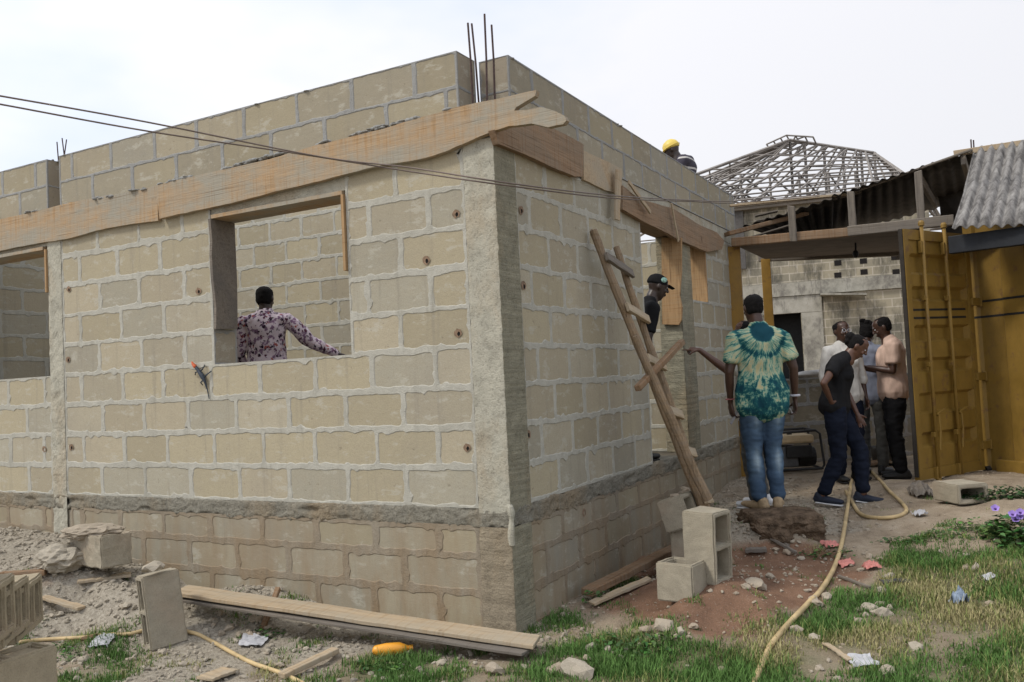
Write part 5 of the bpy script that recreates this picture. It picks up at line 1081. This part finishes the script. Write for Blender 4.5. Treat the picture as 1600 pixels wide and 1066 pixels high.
def person(label,feet,heading,J=None,H=1.72,skin_='skin_brown',shirt=None,trouser=None,shoe='shoe_black',hair='short',bulk=1.0,fem=False,sleeve=.75,hem=.86,face=False,hands=None,extra=None,legend=.08,sleeve_mat=None,neckdrop=0):
    K=dict(hipL=(-.09,0,.92),hipR=(.09,0,.92),kneeL=(-.10,.025,.50),kneeR=(.10,.025,.50),ankL=(-.10,-.02,.085),ankR=(.10,-.02,.085),footL=(-.15,1),footR=(.15,1),
        pel=(0,0,.96),waist=(0,.01,1.10),chest=(0,.01,1.28),shc=(0,-.01,1.42),shL=(-.185,-.01,1.415),shR=(.185,-.01,1.415),elL=(-.235,-.035,1.13),elR=(.235,-.035,1.13),wrL=(-.255,.03,.885),wrR=(.255,.03,.885),
        neck=(0,.0,1.49),head=(0,.025,1.615),hp=0,hy=0,hr=0)
    if fem: K.update(shL=(-.16,-.01,1.415),shR=(.16,-.01,1.415),elL=(-.205,-.03,1.13),elR=(.205,-.03,1.13))
    K.update(J or {})
    P={k:(V(v) if isinstance(v,tuple) and len(v)==3 else v) for k,v in K.items()}
    root=empty('person',feet,label,'person',rz=math.radians(28.7-heading)); root.scale=(H/1.72,)*3
    b_=bulk; u_=P['shR']-P['shL']; side=u_.normalized(); hips=(P['hipR']-P['hipL']).normalized(); fw=UP.cross(side)
    R=Matrix.Rotation(P['hy'],3,'Z')@Matrix.Rotation(P['hp'],3,'X')@Matrix.Rotation(P['hr'],3,'Y')
    wa=(.125 if not fem else .108)*b_; ch=(.155 if not fem else .135)*b_; hi=(.168 if not fem else .175)*b_
    def torso(mb,o=0,hemz=None,top=True):
        s=[(P['pel']-V((0,0,.06)),hi+o,.105*b_+o),(P['pel'],hi+o,.112*b_+o),(P['waist'],wa+.004+o*2.4,.097*b_+o*1.9),(P['chest'],ch+o,.112*b_+o),(P['chest'].lerp(P['shc'],.6),ch+.005+o,.108*b_+o)]
        if hemz is not None: s[0]=(P['pel']+V((0,0,hemz-P['pel'].z)),hi+.014+o,.118*b_+o*1.5); s[1]=(P['pel'],hi+.010+o,.120*b_+o)
        if hemz is not None and hemz>P['pel'].z-.02: s.pop(1)
        s+=[(P['shc'].lerp(P['neck'],.15),ch*.82+o,.078+o)]
        s+=[(P['neck'].lerp(P['shc'],.35),.070+o*.6,.062+o*.6)]
        mb.loft(s,24,side)
        if fem:
            for q in(-1,1): mb.ell(P['chest']+side*q*.06+fw*.075+V((0,0,.0)),(.055+o*.5,.05+o*.5,.055+o*.5),12)
        for a in('L','R'): mb.loft([(P['shc'].lerp(P['sh'+a],.3)+V((0,0,-.01)),.075+o,.062+o),(P['sh'+a]+V((0,0,-.014)),.050*b_+o,.052*b_+o)],14,fw)
    def arm(mb,a,o,t):
        sh,el,wr=P['sh'+a],P['el'+a],P['wr'+a]; k=(.85 if fem else 1)
        if t>=1: mb.loft([(sh,.050*k*b_+o,.052*k*b_+o),(sh.lerp(el,.45),.047*k*b_+o,.047*k*b_+o),(el,.037*k+o,.037*k+o)],14,fw)
        else: mb.loft([(sh,.050*k*b_+o,.052*k*b_+o),(sh.lerp(el,t*.6),.048*k*b_+o,.050*k*b_+o),(sh.lerp(el,t),.047*k*b_+o*1.3,.050*k*b_+o*1.3)],14,fw,capk=.15)
        if t>=1:
            e=1 if t>=2 else t-1
            if e>0: mb.loft([(el,.036*k+o,.036*k+o),(el.lerp(wr,.35*min(1,e*2)),.037*k+o,.035*k+o),(el.lerp(wr,e),(.024+(1-e)*.010)*k+o,(.021+(1-e)*.010)*k+o)],14,fw)
    def leg(mb,a,o,zend=None,cuff=0):
        h,kn,an=P['hip'+a],P['knee'+a],P['ank'+a]; e=an.lerp(kn,zend) if zend else an
        mb.loft([(h+V((0,0,.02)),.078*b_+o,.092*b_+o),(h.lerp(kn,.35),.075*b_+o,.084*b_+o),(h.lerp(kn,.75),.060*b_+o,.064*b_+o),(kn,.054+o,.058+o),(kn.lerp(e,.3),.052+o,.058+o),(kn.lerp(e,.7),.042+o+cuff*.5,.044+o+cuff*.5),(e,.036+o+cuff,.040+o+cuff)],16,hips)
    def footv(a): x,y=P['foot'+a][:2]; return V((x,y,0)).normalized()
    # body
    mb=MB(); torso(mb,-.004); 
    for a in 'LR': arm(mb,a,0,2); leg(mb,a,-.004)
    mb.loft([(P['neck']-V((0,0,.05)),.062,.062),(P['neck'].lerp(P['head'],.3),.054,.058),(P['neck'].lerp(P['head'],.75),.052,.06)],16,side)
    head_parts(mb,P['head'],R)
    for a in 'LR':
        an=P['ank'+a]; f=footv(a); pitch=P.get('pitch'+a,0); dn=V((0,0,-1)); f2=(f*math.cos(pitch)+dn*math.sin(pitch)); q=an+dn*.045
        mb.loft([(q-f2*.05,.030,.028),(q+f2*.03,.034,.034),(q+f2*.10,.040,.024),(q+f2*.16,.034,.016)],12,f2.cross(UP))
        hs=(hands or {}).get(a,{}); el,wr=P['el'+a],P['wr'+a]; d=V(hs.get('d',wr-el)); palm=V(hs.get('palm',(1 if a=='L' else -1,0,0)))
        hand(mb,wr,d,palm,.95 if fem else 1.0,hs.get('curl',.35),hs.get('point',False),hs.get('thumb',(-1 if a=='L' else 1)))
    me=remesh(mb,'body',.0065,2); me.materials.append(MATS[skin_]); o=bpy.data.objects.new('body',me); C.objects.link(o); o.parent=root
    def child(name,mb,vox,sm,mat,wr=0,wsc=9,par=root,stretch=(1,1,.5)):
        me=remesh(mb,name,vox,sm,wr,wsc,random.uniform(0,50),stretch); me.materials.append(MATS[mat]); o=bpy.data.objects.new(name,me); C.objects.link(o); o.parent=par; return o
    if shirt:
        mb=MB(); torso(mb,.014,hem)
        for a in 'LR': arm(mb,a,.013,sleeve if not isinstance(sleeve,dict) else sleeve[a])
        child('shirt',mb,.010,3,shirt,.016,9)
    if trouser:
        mb=MB(); mb.loft([(P['pel']-V((0,0,.09)),hi*.92,.10*b_),(P['pel'],hi+.008,.118*b_),(P['waist'].lerp(P['pel'],.25),wa*1.02+.006,.100*b_)],20,hips)
        for a in 'LR': leg(mb,a,.013,legend,.008)
        child('trousers',mb,.010,3,trouser,.012,10,stretch=(.8,.8,1.5))
    if shoe:
        for a in 'LR':
            an=P['ank'+a]; f=footv(a); pitch=P.get('pitch'+a,0); dn=V((0,0,-1)); f2=(f*math.cos(pitch)+dn*math.sin(pitch)); q=an+V((0,0,-.042)); s2=f2.cross(UP)
            mb=MB(); mb.loft([(q-f2*.062,.036,.036),(q+f2*.02,.041,.042),(q+f2*.10,.048,.030),(q+f2*.175,.040,.022)],16,s2); mb.loft([(q-f2*.04+V((0,0,.035)),.042,.042),(q-f2*.03+V((0,0,.01)),.042,.045)],14,s2)
            sh=child('shoe',mb,.007,2,shoe)
            mb=MB(); q2=q-V((0,0,.034)); mb.loft([(q2-f2*.066,.038,.010),(q2+f2*.02,.042,.010),(q2+f2*.10,.050,.010),(q2+f2*.18,.040,.010)],16,s2); so_=child('sole',mb,.007,1,'shoe_white' if shoe in('shoe_tan','shoe_navy','shoe_white') else 'shoe_black',par=sh)
    hc=P['head']
    def hm(mb2,name,vox,mat='hair_black',wr=.004,wsc=40):
        mb3=MB(); mb3.add([hc+R@p for p in mb2.v],mb2.f); return child(name,mb3,vox,1,mat,wr,wsc,stretch=(1,1,1))
    if hair=='short':
        h=MB(); h.loft([((0,-.035,-.045),.058,.055),((0,-.025,-.01),.070,.075),((0,-.014,.035),.076,.088),((0,-.010,.072),.070,.084),((0,-.010,.098),.045,.056)],20,V((1,0,0)),capk=.25); hm(h,'hair',.008)
    elif hair=='bun':
        h=MB(); h.loft([((0,-.04,-.05),.055,.05),((0,-.025,-.01),.073,.076),((0,-.014,.035),.079,.090),((0,-.010,.072),.073,.086),((0,-.010,.100),.047,.058)],20,V((1,0,0)),capk=.25)
        rnd=random.Random(4)
        for _ in range(14): a=rnd.uniform(0,6.3); h.ell((rnd.uniform(-.05,.05),-.06+rnd.uniform(-.03,.05),.105+rnd.uniform(-.01,.035)),(.03,.03,.026),8)
        hm(h,'hair',.008,wr=.010,wsc=30)
    elif hair=='tied':
        h=MB(); h.loft([((0,-.045,-.045),.05,.045),((0,-.03,-.01),.070,.072),((0,-.016,.035),.077,.088),((0,-.010,.072),.071,.084),((0,-.010,.098),.045,.056)],20,V((1,0,0)),capk=.25); h.ell((0,-.105,.05),(.05,.045,.045),10); h.ell((0,-.10,.0),(.045,.03,.04),10); hm(h,'hair',.008)
    if face:
        for s in(-1,1):
            mb=MB(); mb.ell(hc+R@V((s*.031,.079,.008)),(.012,.007,.0065),10); o=build('eye',mb,'shoe_white',root,smooth=True,local=True); mb=MB(); mb.ell(hc+R@V((s*.031,.0845,.008)),(.005,.003,.005),8); build('iris',mb,'hole_dark',o,local=True)
    if extra: extra(root,P,R,hc,child,hm)
    return root
simple('phone_grey',(.28,.28,.30),.3,spec=.5); simple('bead_pink',(.35,.12,.12),.6); simple('watch_white',(.5,.5,.55),.4)
# 1 tie-dye man, seen from behind
fp=AD(1201,797,7.05)
def ex_tie(root,P,R,hc,child,hm):
    w=P['wrL']; mb=MB(); pts=[w+V((.034*math.cos(a),.032*math.sin(a),.03)) for a in [k*math.pi/8 for k in range(17)]]; mb.tube(pts,.006,6); build('bracelet',mb,'bead_pink',root,local=True)
    w=P['wrR']; mb=MB(); pts=[w+V((.036*math.cos(a),.033*math.sin(a),.03)) for a in [k*math.pi/8 for k in range(17)]]; mb.tube(pts,.010,6); build('wristband',mb,'watch_white',root,local=True)
def held(label,name,pos,size,rotv,mat,cat):
    mb=MB(); mb.box((0,0,0),size); o=build(name,mb,mat,bevel=.004,local=True); o.location=pos; o.rotation_euler=rotv; tagp(o,label,cat)
tie=person('standing man seen from behind in a green and cream tie-dye shirt and faded jeans',fp,-4,dict(hipL=(-.085,0,.92),hipR=(.085,0,.92),kneeL=(-.085,.03,.50),kneeR=(.075,.02,.50),ankL=(-.075,-.02,.085),ankR=(.075,-.02,.085),footL=(-.45,1),footR=(.40,1),shL=(-.19,-.01,1.385),shR=(.185,-.01,1.39),elL=(-.262,-.02,1.12),elR=(.265,-.03,1.13),wrL=(-.245,.05,.87),wrR=(.285,.03,.875),hp=-.10,hy=.05,head=(-.015,.035,1.63)),1.74,'skin_deep','tie_dye','denim_faded','shoe_tan',bulk=1.1,sleeve=.70,hem=.83,legend=.1,
   hands=dict(L=dict(d=(.12,.05,-1),palm=(1,.2,0),curl=.6),R=dict(d=(0,.1,-1),palm=(-1,0,0),curl=.7)),extra=ex_tie)
def wpt(root,l): return mw(root)@V(l)
held('grey phone held in the left hand of the tie-dye shirt man','phone',wpt(tie,(-.215,.06,.76)),(.012,.07,.14),(0.2,.5,.5),'phone_grey','phone')
held('small white paper in the right hand of the tie-dye shirt man','paper_slip',wpt(tie,(.255,.05,.775)),(.006,.03,.06),(0.1,-.4,.5),'shoe_white','paper')
# 2 pointing person mostly hidden behind him
fp=AD(1184,775,7.75); fp.z=gz(fp.x,fp.y)+.02
person('person pointing left with a bare forearm, mostly hidden behind the tie-dye shirt man',fp,-60,dict(shL=(-.17,-.03,1.40),elL=(-.29,.12,1.26),wrL=(-.35,.36,1.47),shR=(.17,0,1.40),elR=(.21,-.02,1.12),wrR=(.2,.08,.9)),1.66,'skin_brown','cloth_white','trouser_grey','shoe_white',sleeve=.9,hands=dict(L=dict(d=(-.02,.35,.06),palm=(.4,0,-1),point=True,thumb=1)))
# 3 woman in black top stepping forward
fp=AD(1314,789,8.0); fp.z=gz(fp.x,fp.y)+.0
person('woman in a black top and dark jeans stepping forward with one hand on her hip',fp,118,dict(hipL=(-.09,.0,.91),hipR=(.09,.01,.91),kneeL=(-.07,.20,.54),kneeR=(.07,.02,.49),ankL=(-.05,.20,.11),ankR=(.08,-.15,.11),footL=(.05,1),footR=(.1,1),pitchL=.1,pitchR=.1,pel=(0,0,.95),waist=(0,.02,1.09),chest=(0,.05,1.25),shc=(0,.08,1.385),shL=(-.155,.09,1.365),shR=(.155,.07,1.375),elR=(.34,-.04,1.19),wrR=(.20,.0,1.01),elL=(-.20,.09,1.10),wrL=(-.18,.18,.87),neck=(-.01,.145,1.44),head=(-.04,.235,1.525),hp=-.62,hy=.15),1.64,'skin_brown','cloth_black','denim_dark','shoe_navy',hair='tied',fem=True,sleeve=.5,hem=.97,face=True,legend=.12,hands=dict(R=dict(d=(-.6,.3,-.5),palm=(-1,0,-.3),curl=.5)))
# 4 woman with glasses behind
fp=AD(1329,752,9.0); fp.z=gz(fp.x,fp.y)
def ex_gl(root,P,R,hc,child,hm):
    mb=MB()
    for s in(-1,1): mb.tube([hc+R@V((s*.032+.021*math.cos(a),.097,.006+.017*math.sin(a))) for a in [k*math.pi/6 for k in range(13)]],.0022,5)
    mb.tube([hc+R@V((-.011,.099,.01)),hc+R@V((.011,.099,.01))],.0022,5); build('glasses',mb,'watch_white',root,local=True)
person('woman with glasses and a white shirt standing behind the woman in black',fp,172,dict(wrL=(-.21,.06,.88),elL=(-.215,-.02,1.12),wrR=(.2,.05,.88)),1.66,'skin_deep','cloth_white','denim_dark','shoe_black',hair='tied',fem=True,sleeve=1.25,hem=.92,face=True,extra=ex_gl,hands=dict(L=dict(curl=.5)))
# 5 person with curly bun facing away
fp=AD(1368,748,9.6); fp.z=gz(fp.x,fp.y)
person('person with a curly bun of hair and grey blue top, back turned between the others',fp,40,dict(hp=-.35,head=(0,.05,1.61)),1.66,'skin_deep','cloth_greyblue','trouser_grey','shoe_black',hair='bun',sleeve=.8,bulk=.88,hem=.9)
# 6 man in peach shirt
fp=AD(1406,748,9.15); fp.z=gz(fp.x,fp.y)
person('man in a peach t-shirt and black trousers looking down at something in his hands',fp,-72,dict(shL=(-.19,.0,1.41),shR=(.19,-.02,1.41),elL=(-.22,.02,1.14),wrL=(-.14,.25,1.19),elR=(.22,.02,1.13),wrR=(.02,.27,1.17),hp=-.38,neck=(0,.03,1.48),head=(0,.07,1.60)),1.72,'skin_deep','cloth_peach','trouser_black','shoe_black',bulk=1.12,sleeve=.7,hem=.92,face=True,hands=dict(L=dict(d=(.3,1,.1),palm=(.3,0,1),curl=.6),R=dict(d=(-.3,1,.1),palm=(-.3,0,1),curl=.6)))
# 7 man in the doorway
simple('cap_badge',(.30,.50,.42),.6,ns=60,var=.4)
def ex_cap(root,P,R,hc,child,hm):
    h=MB(); h.loft([((0,-.012,.028),.084,.100),((0,-.012,.06),.082,.096),((0,-.014,.095),.066,.078),((0,-.014,.108),.04,.05)],22,V((1,0,0)),capk=.3); cp_=hm(h,'cap',.009,'cloth_black',0)
    h=MB(); h.loft([((0,.09,.036),.060,.008),((0,.15,.022),.045,.006)],16,V((1,0,0))); h.v=[V((p.x,p.y,p.z)) for p in h.v]; mb=MB(); mb.add([hc+R@p for p in h.v],h.f); build('brim',mb,'cloth_black',cp_,local=True,smooth=True)
    mb=MB(); mb.ell(hc+R@V((.079,.02,.062)),(.012,.030,.024),12); build('badge',mb,'cap_badge',cp_,local=True)
fp=AD(1021,700,8.55); fp=V((-.62,3.55,S0)); 
q=PX((fp.x,fp.y,S0+1.6))
dp=AD(982,452,7.95); dp.z=S0
person('man in a dark cap and black clothes in the door opening behind the ladder',dp,80,dict(pel=(0,.0,.95),hipL=(-.09,.02,.92),hipR=(.09,.02,.92),waist=(0,.05,1.08),chest=(0,.11,1.26),shc=(0,.16,1.39),shL=(-.175,.16,1.375),shR=(.175,.16,1.375),neck=(0,.205,1.455),head=(0,.28,1.575),hp=-.3,elL=(-.2,.12,1.12),wrL=(-.15,.16,.9),elR=(.19,.10,1.10),wrR=(.13,.12,.88)),1.72,'skin_dark','cloth_black','trouser_black','shoe_black',hair=None,sleeve=.8,face=True,extra=ex_cap,bulk=.92)
# 8 man seen through the middle window
wp=AD(413,452,7.85); wp.z=S0
person('man in a white and maroon floral shirt seen from behind through the middle window',wp,-8,dict(shL=(-.19,0,1.40),shR=(.19,0,1.42),elR=(.38,.03,1.22),wrR=(.60,.06,1.10),elL=(-.235,.03,1.13),wrL=(-.22,.12,.92),hy=-.25,hp=-.08),1.73,'skin_dark','floral_print','trouser_black','shoe_black',sleeve=2,hem=.86,hands=dict(R=dict(d=(1,.1,-.30),palm=(0,0,-1),curl=.15,thumb=1)))
# 9 worker on the wall
def ex_hel(root,P,R,hc,child,hm):
    h=MB(); h.loft([((0,-.005,.030),.088,.106),((0,-.005,.07),.084,.102),((0,-.008,.105),.068,.082),((0,-.008,.125),.04,.05)],22,V((1,0,0)),capk=.3); hp_=hm(h,'helmet',.009,'helmet_yellow',0)
    h=MB(); h.ell((0,.01,.030),(.100,.130,.010),20,Matrix.Rotation(-.15,3,'X')); mb=MB(); mb.add([hc+R@p for p in h.v],h.f); build('helmet_brim',mb,'helmet_yellow',hp_,local=True,smooth=True)
    mb=MB(); mb.ell(P['chest']+V((0,.10,.10)),(.09,.03,.10),12); build('red_bib',mb,'cloth_red',root,local=True,smooth=True)
m_cloth('cloth_red',(.35,.03,.025)); m_cloth('cloth_charcoal',(.05,.05,.06))
hp0=AD(1071,260,10.25); hz=AD(1053,217,10.2).z; hp0.z=hz-1.68
person('worker in a yellow helmet and dark striped sleeves standing behind the side wall parapet',hp0,-70,dict(hp=-.30,neck=(0,.08,1.48),head=(0,.15,1.59),elL=(-.26,.12,1.2),wrL=(-.2,.33,1.25),elR=(.26,.12,1.2),wrR=(.18,.32,1.25)),1.70,'skin_dark','stripe_sleeve','trouser_black','shoe_black',hair=None,sleeve=1.6,hem=.9,extra=ex_hel)
mb=MB(); mb.box2((hp0.x-.55,4.96,hp0.z-.06),(-.235,5.68,hp0.z-.005)); tagp(build('scaffold_board',mb,'plank_grey',loc=hp0),'scaffold board inside the house that carries the worker in the helmet','board')
for yy in (-.1,.4):
    mb=MB(); mb.tube([(hp0.x-.3,hp0.y+yy,S0-.3),(hp0.x-.3,hp0.y+yy,hp0.z-.06)],.04,8); tagp(build('scaffold_pole',mb,'pole_bark',loc=hp0),('near' if yy<0 else 'far')+' pole holding up the scaffold board inside the house','pole')

bpy.data.scenes.remove(TS)
# ---------------------------------------------------------------- light, sky and camera
sc=bpy.context.scene
w=bpy.data.worlds.new('World'); sc.world=w; w.use_nodes=True; nt=w.node_tree; bg=nt.nodes['Background']
to_sun=(-RIGHT*.78-FWD*.28+UP*.95).normalized()
el=math.asin(to_sun.z); az=math.atan2(to_sun.x,to_sun.y)
sky=nt.nodes.new('ShaderNodeTexSky'); sky.sky_type='NISHITA'; sky.sun_disc=False; sky.sun_elevation=el; sky.sun_rotation=az; sky.dust_density=4; sky.air_density=1.2
sk=nt.nodes.new('ShaderNodeVectorMath'); sk.operation='SCALE'; sk.inputs['Scale'].default_value=.10; nt.links.new(sky.outputs[0],sk.inputs[0])
tc=nt.nodes.new('ShaderNodeTexCoord'); mp=nt.nodes.new('ShaderNodeMapping'); mp.inputs['Scale'].default_value=(1,1,2.2); nt.links.new(tc.outputs['Generated'],mp.inputs[0])
nz=nt.nodes.new('ShaderNodeTexNoise'); nz.inputs['Scale'].default_value=1.6; nz.inputs['Detail'].default_value=5; nz.inputs['Roughness'].default_value=.5; nt.links.new(mp.outputs[0],nz.inputs['Vector'])
cr=nt.nodes.new('ShaderNodeValToRGB'); cr.color_ramp.elements[0].position=.42; cr.color_ramp.elements[0].color=(.74,.82,.98,1); cr.color_ramp.elements[1].position=.58; cr.color_ramp.elements[1].color=(.97,.965,1.0,1); nt.links.new(nz.outputs['Fac'],cr.inputs[0])
# overcast veil is brighter towards the sun
dt=nt.nodes.new('ShaderNodeVectorMath'); dt.operation='DOT_PRODUCT'; nt.links.new(tc.outputs['Generated'],dt.inputs[0]); dt.inputs[1].default_value=to_sun
mr=nt.nodes.new('ShaderNodeMapRange'); mr.inputs[1].default_value=-.4; mr.inputs[2].default_value=1; mr.inputs[3].default_value=.80; mr.inputs[4].default_value=1.18; nt.links.new(dt.outputs['Value'],mr.inputs[0])
cl=nt.nodes.new('ShaderNodeVectorMath'); cl.operation='SCALE'; nt.links.new(cr.outputs[0],cl.inputs[0]); nt.links.new(mr.outputs[0],cl.inputs['Scale'])
mx=nt.nodes.new('ShaderNodeMix'); mx.data_type='RGBA'; mx.inputs[0].default_value=.88; nt.links.new(sk.outputs[0],mx.inputs[6]); nt.links.new(cl.outputs[0],mx.inputs[7]); nt.links.new(mx.outputs[2],bg.inputs[0]); bg.inputs[1].default_value=.86
s=bpy.data.lights.new('sun','SUN'); s.energy=1.5; s.angle=math.radians(10); s.color=(1,.95,.86); so=bpy.data.objects.new('sun',s); C.objects.link(so); so.rotation_euler=(-to_sun).to_track_quat('-Z','Y').to_euler()
cam=bpy.data.cameras.new('camera'); co=bpy.data.objects.new('camera',cam); C.objects.link(co)
M=Matrix((RW.col[0],-RW.col[1],-RW.col[2])).transposed().to_4x4(); M.translation=CAM; co.matrix_world=M
cam.sensor_width=36; cam.lens=F/1600*36; cam.clip_start=.05; cam.clip_end=2000; sc.camera=co
sc.render.engine='CYCLES'; sc.view_settings.view_transform='Standard'; sc.view_settings.look='None'; sc.view_settings.exposure=.50; sc.view_settings.gamma=1
